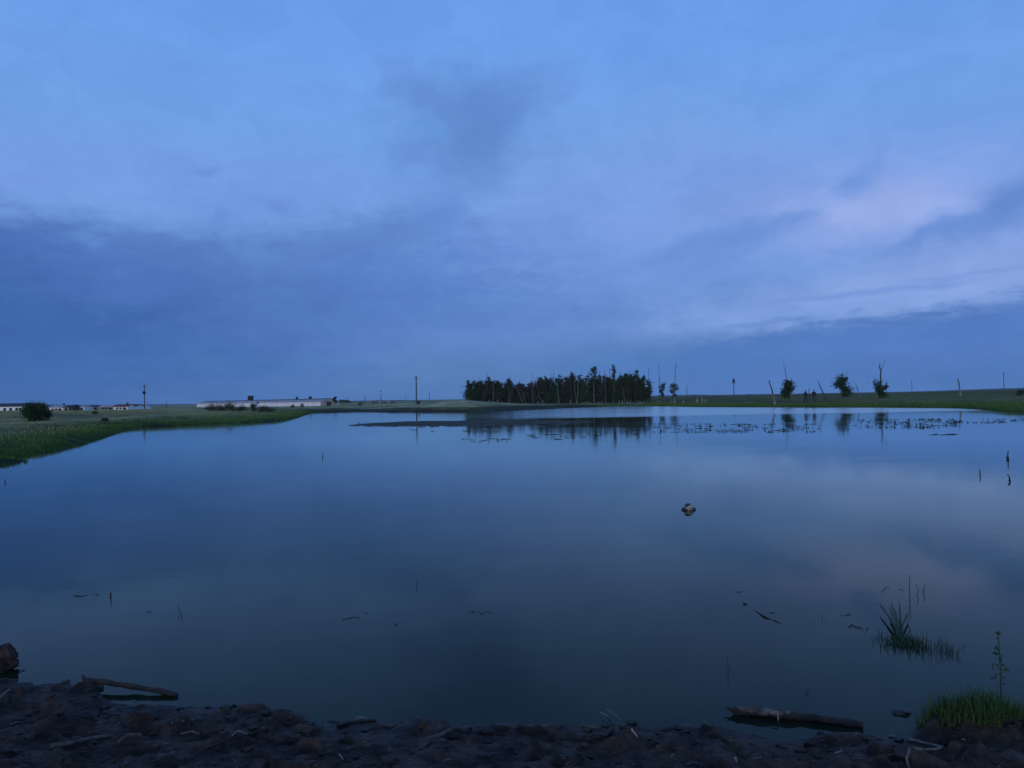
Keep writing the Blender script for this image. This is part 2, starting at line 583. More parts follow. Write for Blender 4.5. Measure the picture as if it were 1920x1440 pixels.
def Z(x, y):
    x, y = np.asarray(x, float), np.asarray(y, float)
    sdv = sdist(x, y)
    r = np.hypot(x, y)
    azp = np.where(y > 1, 960 + FPX * x / np.maximum(y, 1), np.where(x < 0, -900, 2600))
    hn, hf = np.interp(azp, tb_px, tb_n), np.interp(azp, tb_px, tb_f)
    H = hn + (hf - hn) * sst(r, 105, 240)
    out = np.maximum(sdv, 0)
    lip = np.where(y < 9, .05, .26 * (1 + .5 * vnoise(x / 3.1, y / 3.1, 3)))
    z = lip * (1 - np.exp(-out / .5)) + (H - lip) * sst(out, -12, 45) * np.clip(out / 6, 0, 1)
    z = z + .9 * np.exp(-((x - mound_c.x) / 8.5) ** 2 - ((y - mound_c.y) / 15) ** 2) * np.clip(out / 10, 0, 1)
    z = z + .05 * fbm(x / 9, y / 14, 4, 11) * np.clip(out / 4, 0, 1) + .02 * fbm(x / 1.3, y / 1.3, 3, 5) * np.clip(out / .8, 0, 1)
    z = np.where(y < 9, np.where(out > 0, np.minimum(z, .02 + .07 * out), z), z)
    z = np.where(sdv < 0, np.maximum(-.9, .12 * sdv), z)
    mud = sst(3.75 - np.abs(x), 0, .3) * sst(y, 1.45, 1.8) * (y < 5.6)
    return z - .12 * mud


def gz(x, y):
    return float(Z(np.array([x]), np.array([y]))[0])


def base(px, D, dz=0.0):
    """ground point in the photo column px at D metres ahead"""
    p = far(px, 745, D)
    for _ in range(3):
        z = gz(p.x, D)
        # shift for the roll: a lower point on the same column
        d = ray(px, 745)
        t = D / d.y
        dep = p - Vector((0, 0, CAM_H))
        q = Vector((dep.x, D, z - CAM_H))
        u = 960 + FPX * q.dot(R_) / q.dot(F_)
        p.x += (px - u) / FPX * D
    return Vector((p.x, D, gz(p.x, D) + dz))


# ---- ground: one sheet from the camera's feet to the horizon
azs = np.concatenate([np.arange(-180, -44, 4.0), np.arange(-44, 44, .25), np.arange(44, 180, 4.0)])
rs = [0.0]
r_ = .6
while r_ < 16:
    rs.append(r_)
    r_ *= 1.06
while r_ < 260:
    rs.append(r_)
    r_ *= 1.0105
while r_ < 6000:
    rs.append(r_)
    r_ *= 1.07
rs = np.array(rs[1:])
A, RR = np.meshgrid(np.radians(azs), rs)
gx, gy = RR * np.sin(A), RR * np.cos(A)
gzv = Z(gx, gy)
nr, na = gx.shape
sdv = sdist(gx, gy)


def strip(pts, width):
    """closeness (0..1) to a line on the ground"""
    b = np.full(gx.shape, 1e9)
    for p, q in zip(pts[:-1], pts[1:]):
        ex, ey = q.x - p.x, q.y - p.y
        t = np.clip(((gx - p.x) * ex + (gy - p.y) * ey) / (ex * ex + ey * ey), 0, 1)
        b = np.minimum(b, np.hypot(gx - p.x - t * ex, gy - p.y - t * ey))
    return 1 - sst(b, width * .6, width)


n1, n2 = fbm(gx / 14, gy / 25, 4, 21) * .5 + .5, fbm(gx / 3, gy / 4.5, 4, 31) * .5 + .5
green, olive, drab, dark = [np.array(c) for c in ((.056, .110, .024), (.34, .33, .17), (.10, .10, .045), (.022, .030, .014))]
ww = sst(sdv, 1.5, 9)[..., None]
rightside = sst(gx, -10, 25)[..., None]
upl = olive * (1 - rightside) + drab * 1.25 * rightside
c = green * (1 - ww) + upl * ww
c = c * (.6 + .75 * n1[..., None]) * (.75 + .45 * n2[..., None])
g2 = sst(fbm(gx / 22, gy / 30, 3, 77), .1, .6)[..., None] * .6
c = c * (1 - g2) + np.array((.045, .075, .022)) * g2
wet = ((1 - sst(sdv, .0, 1.0)) * (gy > 9))[..., None]
c = c * (1 - .65 * wet) + dark * .8 * .65 * wet
bank_dark = (sst(sdv, 9, 3) * 0)[..., None]
# dark exposed mud shelf and the pale sand behind it, along the far shore
shelf = (strip([at(640, 771.2), at(800, 770.8), at(900, 770), at(1000, 766.5), at(1100, 763.4)], 9))[..., None]
c = c * (1 - .85 * shelf) + np.array((.040, .042, .030)) * .85 * shelf
sand = (strip([base(600, 142), base(700, 142), base(820, 146), base(960, 146), base(1080, 144), base(1190, 140)], 3.4) * (.75 + .25 * n2))[..., None]
c = c * (1 - sand) + np.array((.36, .35, .31)) * sand
trail = (strip([base(-200, 44), base(20, 46), base(70, 47.5)], 1.3) * (.4 + .6 * n2))[..., None]
c = c * (1 - trail) + np.array((.24, .23, .18)) * trail
mudz = ((gy < 9) * (gy > -6) * (sdv > -.2) * (np.abs(gx) < 12))[..., None]
c = c * (1 - mudz) + np.array((.03, .022, .018)) * mudz
bed = (sdv < -.05)[..., None]
c = np.where(bed, np.array((.03, .028, .018)), c)

verts = np.stack([gx, gy, gzv], -1).reshape(-1, 3)
cen = len(verts)
verts = np.vstack([verts, [[0, 0, gz(0, 0)]]])
i, j = np.meshgrid(np.arange(nr - 1), np.arange(na), indexing='ij')
j2 = (j + 1) % na
faces = np.stack([i * na + j, (i + 1) * na + j, (i + 1) * na + j2, i * na + j2], -1).reshape(-1, 4).tolist()
faces += [(cen, k, (k + 1) % na) for k in range(na)]
me = bpy.data.meshes.new('ground')
me.from_pydata(verts.tolist(), [], faces)
at_ = me.color_attributes.new('zone', 'FLOAT_COLOR', 'POINT')
cc = np.ones((len(verts), 4))
cc[:-1, :3] = c.reshape(-1, 3)
cc[-1, :3] = (.03, .022, .018)
at_.data.foreach_set('color', cc.reshape(-1))
me.polygons.foreach_set('use_smooth', [True] * len(me.polygons))
gm = bpy.data.materials.new('ground')
gm.use_nodes = True
t = NT(gm.node_tree)
b = t.n['Principled BSDF']
va = t.new('ShaderNodeVertexColor', layer_name='zone')
pos = t.new('ShaderNodeNewGeometry').outputs['Position']
n = t.noise(pos, 1.7, 6, .7)
n_b = t.noise(t.vec('MULTIPLY', pos, (.35, .12, 1)), 1.0, 4, .6)
c_ = t.mix(1.0, va.outputs[0], t.mix(t.ramp(n, .3, .7), (.62, .62, .62), (1.35, 1.35, 1.3)), 'MULTIPLY')
c_ = t.mix(1.0, c_, t.mix(t.ramp(n_b, .35, .65), (.78, .78, .8), (1.2, 1.18, 1.1)), 'MULTIPLY')
t.l.new(c_, b.inputs['Base Color'])
b.inputs['Roughness'].default_value = .95
b.inputs['Specular IOR Level'].default_value = .1
bp = t.new('ShaderNodeBump')
bp.inputs['Strength'].default_value = .8
bp.inputs['Distance'].default_value = .12
t.l.new(t.noise(pos, 4.0, 5, .7), bp.inputs['Height'])
t.l.new(bp.outputs[0], b.inputs['Normal'])
me.materials.append(gm)
ground = bpy.data.objects.new('ground', me)
COL.objects.link(ground)
tag(ground, 'flat grassy plain round the lake with pale sand strips', kind='structure')

# ---- water: one level sheet over the lake bed
pl = [Vector((p[0], p[1])) for p in PA]
area = sum(a.x * b_.y - b_.x * a.y for a, b_ in zip(pl, pl[1:] + pl[:1]))
sg = 1 if area > 0 else -1
ex_pl = []
for k in range(len(pl)):
    a, b_, c3 = pl[k - 1], pl[k], pl[(k + 1) % len(pl)]
    tdir = (c3 - a).normalized()
    nrm = Vector((tdir.y, -tdir.x)) * sg
    ex_pl.append(b_ + nrm * (.9 if b_.y < 9 else 2.2))
tri = geometry.tessellate_polygon([[Vector((p.x, p.y, 0)) for p in ex_pl]])
me = bpy.data.meshes.new('water')
tri = [tuple(q) for q in tri]
fixed = []
for q in tri:
    a, b_, c3 = (ex_pl[k] for k in q)
    cr_ = (b_.x - a.x) * (c3.y - a.y) - (b_.y - a.y) * (c3.x - a.x)
    fixed.append(q if cr_ > 0 else (q[0], q[2], q[1]))
me.from_pydata([(p.x, p.y, 0) for p in ex_pl], [], fixed)
wm = bpy.data.materials.new('water')
wm.use_nodes = True
t = NT(wm.node_tree)
b = t.n['Principled BSDF']
pos = t.new('ShaderNodeNewGeometry').outputs['Position']
spx = t.new('ShaderNodeSeparateXYZ')
t.l.new(pos, spx.inputs[0])
murk = t.noise(pos, .6, 4, .6)
film = t.noise(t.vec('MULTIPLY', pos, (.20, .28, 1)), 1.0, 4, .6, .8)
bc = t.mix(t.ramp(murk, .35, .65), (.006, .017, .009), (.012, .025, .010))
# silt shows through the shallows in front of the mud
bc = t.mix(t.ramp(spx.outputs[1], 6.0, 3.6, 0.0, .6), bc, (.016, .020, .017))
t.n.remove(b)
dif = t.new('ShaderNodeBsdfDiffuse')
t.l.new(bc, dif.inputs[0])
glo = t.new('ShaderNodeBsdfAnisotropic')
glo.inputs['Color'].default_value = (.81, .88, .84, 1)
frn = t.new('ShaderNodeFresnel')
frn.inputs[0].default_value = 1.333
# the low sky is polarised, so the steep part of the reflection is weaker than for plain light
fac = t.math('MULTIPLY', t.math('POWER', frn.outputs[0], 1.5), t.ramp(film, .3, .7, 1.54, 1.60), clamp=True)
msh = t.new('ShaderNodeMixShader')
t.l.new(fac, msh.inputs[0])
t.l.new(dif.outputs[0], msh.inputs[1])
t.l.new(glo.outputs[0], msh.inputs[2])
t.l.new(msh.outputs[0], t.n['Material Output'].inputs[0])
edge = t.math('ADD', spx.outputs[1], t.math('MULTIPLY', t.math('SUBTRACT', t.noise(t.vec('MULTIPLY', pos, (.06, .2, 1)), 1.0, 3), .5), 14))
windy = t.math('MULTIPLY', t.ramp(edge, 60, 68), t.ramp(spx.outputs[0], -9, 9))
wind = t.math('MULTIPLY', windy, 1.0)
t.l.new(t.math('ADD', t.math('MULTIPLY', wind, .13), t.ramp(film, .35, .7, .04, .075)), glo.inputs['Roughness'])
bp = t.new('ShaderNodeBump')
t.l.new(t.math('ADD', t.math('MULTIPLY', wind, .35), .05), bp.inputs['Strength'])
bp.inputs['Distance'].default_value = .02
t.l.new(t.noise(t.vec('MULTIPLY', pos, (1.0, 2.2, 1)), 1.6, 3, .5), bp.inputs['Height'])
t.l.new(bp.outputs[0], glo.inputs['Normal'])
t.l.new(bp.outputs[0], frn.inputs['Normal'])
me.materials.append(wm)
water = bpy.data.objects.new('water', me)
COL.objects.link(water)
tag(water, 'calm blue lake water mirroring the dusk sky', kind='structure')

# ---- near mud bank, finely broken
MX, MY0, MY1, ST = 3.8, 1.35, 5.4, .0118
xs, ys = np.arange(-MX, MX, ST), np.arange(MY0, MY1, ST)
mx, my = np.meshgrid(xs, ys)
nx_, ny_ = [p.x for p in near], [p.y for p in near]
order = np.argsort(nx_)
ysh = np.interp(mx, np.array(nx_)[order], np.array(ny_)[order])
ysh = ysh - .07 * sst(mx, .1, .8) + .05 * fbm(mx * 3.0, my * 2, 4, 41)
d_ = ysh - my
mz = np.where(d_ > 0, .085 * d_ + .006, .11 * d_)
mz = np.maximum(mz, -.16)
mz += .022 * fbm(mx * 1.7, my * 1.7, 3, 51) * np.clip(d_ * 4 + .4, 0, 1)
clod = np.zeros_like(mx)
wgt = np.clip(d_ * 4.5 + .35, 0, 1)
for k in range(4200):
    cx, cy = rng.uniform(-MX, MX), rng.uniform(MY0, MY1)
    rad = .018 + .085 * rng.random() ** 2.2
    i0, i1 = np.searchsorted(xs, (cx - rad * 1.6, cx + rad * 1.6))
    j0, j1 = np.searchsorted(ys, (cy - rad * 1.6, cy + rad * 1.6))
    if i1 <= i0 or j1 <= j0:
        continue
    X, Y = mx[j0:j1, i0:i1] - cx, my[j0:j1, i0:i1] - cy
    a0 = rng.uniform(0, 6.28)
    ns = rng.integers(4, 7)
    asp = rng.uniform(.55, 1)
    ca, sa = math.cos(a0), math.sin(a0)
    X, Y = X * ca + Y * sa, (-X * sa + Y * ca) / asp
    nm = np.zeros_like(X)
    for q in range(ns):
        an = 6.283 * q / ns + rng.uniform(-.35, .35)
        nm = np.maximum(nm, (X * math.cos(an) + Y * math.sin(an)) / (rad * rng.uniform(.75, 1.1)))
    hgt = rad * rng.uniform(.14, .36)
    tx, ty = rng.normal(0, .22, 2)
    hh = (hgt + tx * X + ty * Y) * np.clip((1 - nm) * 2.8, 0, 1) ** .75
    clod[j0:j1, i0:i1] = np.maximum(clod[j0:j1, i0:i1], hh)
mz += clod * wgt
# hoof holes and cracks
for k in range(130):
    cx, cy, rad = rng.uniform(-MX, MX), rng.uniform(MY0, 4.3), rng.uniform(.02, .075)
    q = np.hypot((mx - cx), (my - cy) * 1.3) / rad
    mz -= np.where(q < 1, (1 - q ** 2) * rad * .6, 0) * np.clip(d_ * 6, 0, 1)
mz += (.0065 * fbm(mx * 22, my * 22, 4, 61) + .011 * np.abs(fbm(mx * 7, my * 9, 3, 62)) - .006) * wgt
# the raised bit of turf on the right and the lump under the left log
tuft_c = at(1830, 1372, .03)
mz += .085 * np.exp(-((mx - tuft_c.x) / .26) ** 4 - ((my - tuft_c.y + .02) / .12) ** 4) * (1 + .25 * fbm(mx * 12, my * 12, 3, 3))
lump = at(165, 1284, .03)
mz += .055 * np.exp(-((mx - lump.x) / .06) ** 4 - ((my - lump.y) / .07) ** 4) * (1 + .3 * fbm(mx * 20, my * 20, 3, 4))
rim = sst(my, MY0, MY0 + .35) * sst(MX - np.abs(mx), 0, .3)
rim = np.where(my > 4.3, 1, rim)
mz = mz * rim + (Z(mx, my) - .03) * (1 - rim)
ny, nx = mx.shape
i, j = np.meshgrid(np.arange(ny - 1), np.arange(nx - 1), indexing='ij')
fs = np.stack([i * nx + j, i * nx + j + 1, (i + 1) * nx + j + 1, (i + 1) * nx + j], -1).reshape(-1, 4)
me = bpy.data.meshes.new('mud')
me.from_pydata(np.stack([mx, my, mz], -1).reshape(-1, 3).tolist(), [], fs.tolist())
me.polygons.foreach_set('use_smooth', [False] * len(fs))
mm = bpy.data.materials.new('mud')
mm.use_nodes = True
t = NT(mm.node_tree)
b = t.n['Principled BSDF']
pos = t.new('ShaderNodeNewGeometry').outputs['Position']
n_a = t.noise(pos, 5.0, 6, .65)
n_c = t.noise(pos, 24.0, 5, .7)
c_ = t.mix(t.ramp(n_a, .35, .68), (.022, .017, .015), (.068, .052, .043))
c_ = t.mix(t.ramp(n_c, .55, .75, 0, .6), c_, (.110, .086, .070))
mz_s = t.new('ShaderNodeSeparateXYZ')
t.l.new(pos, mz_s.inputs[0])
soak = t.ramp(t.math('ADD', mz_s.outputs[2], t.math('MULTIPLY', t.math('SUBTRACT', n_a, .5), .04)), .008, .04, 1, 0)
c_ = t.mix(t.math('MULTIPLY', soak, .6), c_, (.018, .012, .010))
t.l.new(c_, b.inputs['Base Color'])
t.l.new(t.math('SUBTRACT', t.ramp(n_a, .3, .7, .85, .6), t.math('MULTIPLY', soak, .25)), b.inputs['Roughness'])
b.inputs['Specular IOR Level'].default_value = .16
bp = t.new('ShaderNodeBump')
bp.inputs['Strength'].default_value = .7
bp.inputs['Distance'].default_value = .012
t.l.new(t.noise(pos, 60.0, 5, .7), bp.inputs['Height'])
t.l.new(bp.outputs[0], b.inputs['Normal'])
me.materials.append(mm)
mud = bpy.data.objects.new('mud_bank', me)
COL.objects.link(mud)
tag(mud, 'broken dark wet mud along the near shore', kind='structure')


def mudz_at(x, y):
    if abs(x) > MX - .02 or not (MY0 < y < MY1 - .02):
        return gz(x, y)
    return float(mz[int((y - MY0) / ST), int((x + MX) / ST)])


def on_mud(px, py):
    p = at(px, py, .03)
    for _ in range(4):
        z = max(0.0, mudz_at(p.x, p.y))
        p = at(px, py, z)
    return Vector((p.x, p.y, max(0, mudz_at(p.x, p.y))))


# ------------------------------------------------------------------ far ridge and woods
def ridge(name, tab, D, depth, mat, label, jag, kind, step=2.0):
    mb = MB()
    p0, p1 = tab[0][0], tab[-1][0]
    cols = np.arange(p0, p1 + .1, step)
    tops = np.interp(cols, [q[0] for q in tab], [q[1] for q in tab])
    V = []
    for k, (cpx, tp) in enumerate(zip(cols, tops)):
        tz = far(cpx, tp - jag * abs(fbm(np.array([cpx / 9.]), np.array([3.]), 4, 9)[0]), D)
        edge_f = min(1, (k + .5) / 3, (len(cols) - k - .5) / 3)
        zb = gz(tz.x, D) - .4
        top = zb + max(.5, (tz.z - zb) * edge_f)
        V += [(tz.x, D - depth * .5, zb), (tz.x, D - depth * .3, zb + (top - zb) * .75), (tz.x, D, top),
              (tz.x, D + depth * .3, zb + (top - zb) * .7), (tz.x, D + depth * .5, zb)]
    n = len(cols)
    Fq = []
    for k in range(n - 1):
        for q in range(4):
            a = k * 5 + q
            Fq.append((a, a + 5, a + 6, a + 1))
    mb.add(V, Fq)
    o = mb.build(name, mat)
    return tag(o, label, None if kind == 'structure' else 'trees', kind=kind)


hillmat = material('far_vegetation', (.030, .040, .028), (.050, .060, .045), .02)
ridge('hills', [(-300, 757.5), (0, 758.5), (200, 760), (360, 758.5), (520, 757), (640, 752.5), (740, 750.7), (860, 749.8), (1000, 748),
                (1240, 741.8), (1290, 741.2), (1380, 742.2), (1500, 738.8), (1640, 736.6), (1720, 735), (1800, 732.3),
                (1880, 728.8), (1960, 727.5), (2300, 722)], 1500, 300, hillmat, 'low dark hills along the horizon', .8, 'structure', 3)
ridge('far_wood', [(634, 750.2), (642, 749.5), (652, 750), (659, 753)], 640, 12, 'leaf',
      'small far-off wood standing right of the round tree by the long white barn', 1.0, 'stuff', 1)
ridge('far_wood', [(1394, 741.5), (1402, 739.5), (1414, 739.6), (1418, 741.5)], 900, 14, 'leaf',
      'tiny far-off wood on the horizon between the mast and the leaning pale trunk', .6, 'stuff', 1)


# ------------------------------------------------------------------ trees
def limb_path(p, d, L, n=4, wob=.12, lift=.25):
    pts = [np.array(p, float)]
    d = np.array(d, float)
    for k in range(n):
        d = d + rng.normal(0, wob, 3) + np.array((0, 0, lift / n))
        d /= np.linalg.norm(d)
        pts.append(pts[-1] + d * L / n)
    return pts


def tree(name, b, h, wd, label, group=None, leafmat='leaf', barkmat='bark', n=700, size=.16, low=.12, lean=0.0,
         shape='oval', rt=None, cat='tree', snag=0.0):
    """one tree: trunk with limbs, crown of leaf clusters hung on the limbs"""
    root = thing(name, b, label, cat, group)
    tb, cb = MB(), MB()
    rt = rt or h * .012 + .03
    tp = []
    for k in range(7):
        f = k / 6
        tp.append(np.array((lean * h * f + rng.normal(0, .012) * h * (f > 0), rng.normal(0, .012) * h * (f > 0), h * f * .96 - (.15 if k == 0 else 0))))
    tb.tube(tp, [rt * (1 - .85 * k / 6) for k in range(7)], 6)
    if snag:
        top = tp[-1]
        tb.tube([tp[4], top + np.array((0, 0, snag * .5)), top + np.array((rng.normal(0, .05), 0, snag))], [rt * .6, rt * .35, .012], 5)
    P = []
    nl = max(9, int(h * 3.2))
    for k in range(nl):
        f = low + (1 - low) * (k + rng.random()) / nl
        q = f * 6
        i0 = min(5, int(q))
        p = tp[i0] + (tp[i0 + 1] - tp[i0]) * (q - i0)
        if shape == 'oval':
            prof = math.sin(math.pi * min(1, (f - low) / (1 - low) * .86 + .14)) ** .6
        elif shape == 'cone':
            prof = (1 - (f - low) / (1 - low)) ** .7 * .95 + .08
        elif shape == 'fan':
            prof = .45 + .65 * (f - low) / (1 - low)
        else:
            prof = .95 * (1 - ((f - low) / (1 - low)) ** 2.2) + .13
        L = wd * .5 * prof * rng.uniform(.65, 1.15)
        an = rng.uniform(0, 6.283)
        path = limb_path(p, (math.cos(an), math.sin(an), .45), L, 4)
        tb.tube(path, [rt * .33 * (1 - f * .6) * (1 - j / 5.5) + .006 for j in range(5)], 4)
        m_ = int(n / nl * (.4 + prof))
        tt = rng.uniform(.15, 1.05, m_) * 4
        ii = np.minimum(3, tt.astype(int))
        pa = np.array(path)
        Q = pa[ii] + (pa[ii + 1] - pa[ii]) * (tt - ii)[:, None]
        Q = Q + rng.normal(0, 1, (m_, 3)) * np.array((.11, .11, .10)) * wd * rng.uniform(.6, 1.2)
        P.append(Q)
    P = np.concatenate(P)
    P[:, 2] = np.maximum(P[:, 2], .06 * h * (low > .05))
    cb.leaves(P, size)
    tb.build('trunk', barkmat, root)
    cb.build('crown', leafmat, root)
    return root


def bare(name, b, tip, label, mats='dead', r=.08, group=None, branches=0, pale_to=0.0, cat='dead tree', bend=.0):
    """a dead standing trunk"""
    root = thing(name, b, label, cat, group)
    v = np.array(tip) - np.array(b)
    L = np.linalg.norm(v)
    pts = []
    for k in range(8):
        f = k / 7
        p = v * f + np.array((bend * L * math.sin(math.pi * f), 0, 0)) + rng.normal(0, .006, 3) * L * (0 < k < 7)
        if k == 0:
            p = p - v / L * .15
        pts.append(p)
    mb = MB()
    rr = [r * (1 - .62 * k / 7) for k in range(8)]
    cut = 1 + int(pale_to * 7)
    if pale_to > 0:
        mb.tube(pts[:cut + 1], rr[:cut + 1], 6, 1, .12)
        mb.tube(pts[cut:], rr[cut:], 6, 0, .12)
        mb.build('trunk', [mats, 'pale'], root)
    else:
        mb.tube(pts, rr, 6, 0, .12)
        mb.build('trunk', mats, root)
    if branches:
        for k in range(branches):
            bb = MB()
            f = .45 + .5 * (k + .5) / branches
            i0 = min(6, int(f * 7))
            an = rng.uniform(0, 6.28)
            path = limb_path(pts[i0], (math.cos(an) * .5, math.sin(an) * .5, .9), L * rng.uniform(.1, .2), 4, .15, .2)
            bb.tube(path, [r * .35 * (1 - j / 5) + .006 for j in range(5)], 4)
            bb.build('branch', mats, root)
    return root


GR = 'trees of the grove on the far shore'
sil_x = [876, 885, 900, 912, 920, 930, 940, 955, 962, 975, 986, 1000, 1006, 1020, 1035, 1048, 1060, 1072, 1085, 1100, 1115,
         1130, 1145, 1165, 1175, 1190, 1205, 1215, 1228]
sil_y = [722, 719, 715, 712, 714, 719, 718, 714, 715, 717, 716, 717, 711, 712, 707, 707, 708, 704, 706, 705, 705,
         706, 707, 707, 705, 706, 712, 716, 724]
px_list = []
q = 881.0
while q < 1206:
    px_list.append(q)
    q += rng.uniform(6.0, 8.6)
LM = [(870, 'the slim end tree'), (918, 'the pointed left tree'), (955, 'the small-topped tree'), (1024, 'the middle pointed tree'),
      (1072, 'the brown spire'), (1114, 'the fan-topped tree'), (1153, 'the tallest tree'), (1195, 'the last tall spire')]
ORD = ['first', 'second', 'third', 'fourth', 'fifth', 'sixth', 'seventh', 'eighth', 'ninth', 'tenth', 'eleventh', 'twelfth']
_seen = {}


def by_landmark(px_, what, tail):
    mk = [m_ for m_ in LM if m_[0] <= px_ + .5] or LM[:1]
    key = (what.split()[-1], tail, mk[-1][1])
    _seen[key] = _seen.get(key, -1) + 1
    return '%s, %s right of %s, %s' % (what, ORD[_seen[key]], mk[-1][1], tail)


for k, cpx in enumerate(px_list):
    for row in (0, 1):
        D = (153 if row == 0 else 164) + rng.uniform(-3, 3)
        cx = cpx + (rng.uniform(-2, 2) if row == 0 else 3)
        ty = float(np.interp(cx, sil_x, sil_y)) + (rng.uniform(-7, 10) if row == 0 else rng.uniform(-5, 16))
        b_ = base(cx, D)
        h = far(cx, ty, D).z - b_.z
        lm = ['leaf', 'leaf', 'leaf2', 'leaf', 'leaf3'][int(rng.integers(0, 5))]
        tree('birch_tree', b_, h, rng.uniform(1.5, 2.7) if row == 0 else rng.uniform(1.8, 3.0),
             by_landmark(cx, {'leaf': 'dark', 'leaf2': 'green', 'leaf3': 'brownish'}[lm] + ' tree', 'front row of grove' if row == 0 else 'back row of grove'), GR, lm,
             'pale' if rng.random() < .2 else 'bark', n=820 if row == 0 else 950, size=.165 if row == 0 else .20, low=.05, shape=('tall', 'cone', 'oval', 'cone')[k % 4])
# trees of the grove that stand out
for cx, ty, wd, D, sh, lm, low, lab in [
    (879, 711, 1.2, 150, 'cone', 'leaf', .1, 'slim ragged tree at the left end of the grove'),
    (918, 706, 1.3, 152, 'cone', 'leaf', .2, 'pointed tree rising above the low left part of the grove'),
    (955, 710, 1.5, 152, 'oval', 'leaf', .4, 'small-topped tree beside the leaning pale stems in the left half of the grove'),
    (1024, 703, 1.5, 152, 'cone', 'leaf', .2, 'pointed tree just left of the middle of the grove'),
    (1072, 695, 1.1, 151, 'cone', 'leaf3', .3, 'brownish spire-topped tree in the middle of the grove'),
    (1114, 687.5, 1.7, 151, 'fan', 'leaf2', .35, 'tall tree with a tufted fan-shaped top left of the tallest tree of the grove'),
    (1153, 681.5, 1.35, 150, 'tall', 'leaf2', .3, 'tallest tree of the grove, with a narrow upright plume of leaves'),
    (1173, 698, 1.5, 151, 'oval', 'leaf', .3, 'tree right of the tallest one with a thin ragged top'),
    (1184, 700, 1.7, 154, 'oval', 'leaf2', .25, 'round-topped tree between the tallest tree and the last spire of the grove'),
    (1195, 692.5, 1.9, 150, 'cone', 'leaf', .15, 'last tall spire-shaped tree near the right end of the grove'),
    (1206, 708, 1.7, 150, 'fan', 'leaf2', .4, 'tree leaning out at the right shoulder of the grove'),
    (1204, 724, 2.0, 148, 'oval', 'leaf', .05, 'low bushy tree at the foot of the last spire of the grove'),
    (1219, 719, 2.6, 149, 'fan', 'leaf', .1, 'bushy low tree closing the right end of the grove'),
]:
    b_ = base(cx, D)
    tree('birch_tree', b_, far(cx, ty, D).z - b_.z, wd, lab, None, lm, 'pale' if cx in (955, 1173) else 'bark', n=800, size=.15,
         low=low, shape=sh, lean=.04 if cx == 1206 else 0)
for cx, ty, wd, sh, lab, sn in [
    (1242, 721, 1.75, 'fan', 'small upright leafy tree standing alone right of the grove', 0),
    (1264, 722, 2.0, 'fan', 'small spreading tree with a pale stem, second one right of the grove', 0),
]:
    b_ = base(cx, 150)
    tree('small_tree', b_, far(cx, ty, 150).z - b_.z, wd, lab, None, 'leaf2', 'bark', n=620, size=.13, low=.22, shape=sh)
# dead shoots standing up out of the grove
for cx, ty, lx in [(898, 707, 0), (914, 698, 1), (926, 710, 0), (975, 711, 0), (998, 702, 0), (1003, 706, 1), (1033, 698, 0), (1039, 693, 1),
                   (1056, 704, 0), (1090, 697, 0), (1103, 696, 0), (1125, 693, 0), (1135, 692, 1), (1143, 690, 0), (1163, 697, 0), (1180, 694, -1)]:
    b_ = base(cx, 151)
    bare('bare_tree', b_, far(cx - lx, ty, 151), by_landmark(cx, 'thin bare stem', 'above the grove crowns'), 'dead', .075,
         'bare stems above the grove', 2)
for cx, tx, ty, D, lab in [(1218, 1216, 690, 150, 'tall bare dead stem above the bushy tree at the right end of the grove'),
                           (1237, 1235, 681, 151, 'tall hair-thin bare stem over the small upright tree right of the grove'),
                           (1264, 1267, 680, 151, 'tall crooked bare stem rising from the second small tree right of the grove')]:
    bare('bare_tree', base(cx, D), far(tx, ty, D), lab, 'dead', .07, None, 3)
# pale stems in front of the grove
for k, (bx, by, tx, ty, rr, lab) in enumerate([
    (986, 753, 978, 728, .055, 'pale leaning stem low in the left half of the grove'),
    (981, 750, 966, 722, .05, 'pale stem leaning left behind the other leaning stem in the grove'),
    (955, 749, 954, 722, .04, 'faint pale upright stem in the left part of the grove'),
    (925, 744, 924, 712, .05, 'pale upright stem near the left end of the grove'),
    (999, 748, 998, 708, .05, 'pale upright stem under the paired bare shoots of the grove'),
    (1016, 748, 1006, 724, .04, 'pale slanting stem left of the thick white trunk in the grove'),
    (1048, 750, 1045, 720, .09, 'thick white trunk in the middle of the grove'),
    (1081, 733, 1076, 708, .06, 'left prong of the pale forked trunk in the grove'),
    (1082, 748, 1085, 706, .06, 'right and taller prong of the pale forked trunk in the grove'),
    (1114, 748, 1113, 716, .085, 'white trunk below the fan-topped tree of the grove'),
    (1136, 745, 1135, 706, .06, 'pale trunk left of the tallest tree of the grove'),
    (1150, 742, 1149, 702, .05, 'pale trunk right under the tallest tree of the grove'),
    (1172, 755, 1166, 722, .06, 'pale stem reaching down to the turf under the right half of the grove'),
]):
    b_ = base(bx, 147.2 + .1 * k)
    o = bare('pale_trunk', b_, far(tx, ty, 147.6 + .1 * k), lab, 'pale', rr * .7, None, cat='trunk')
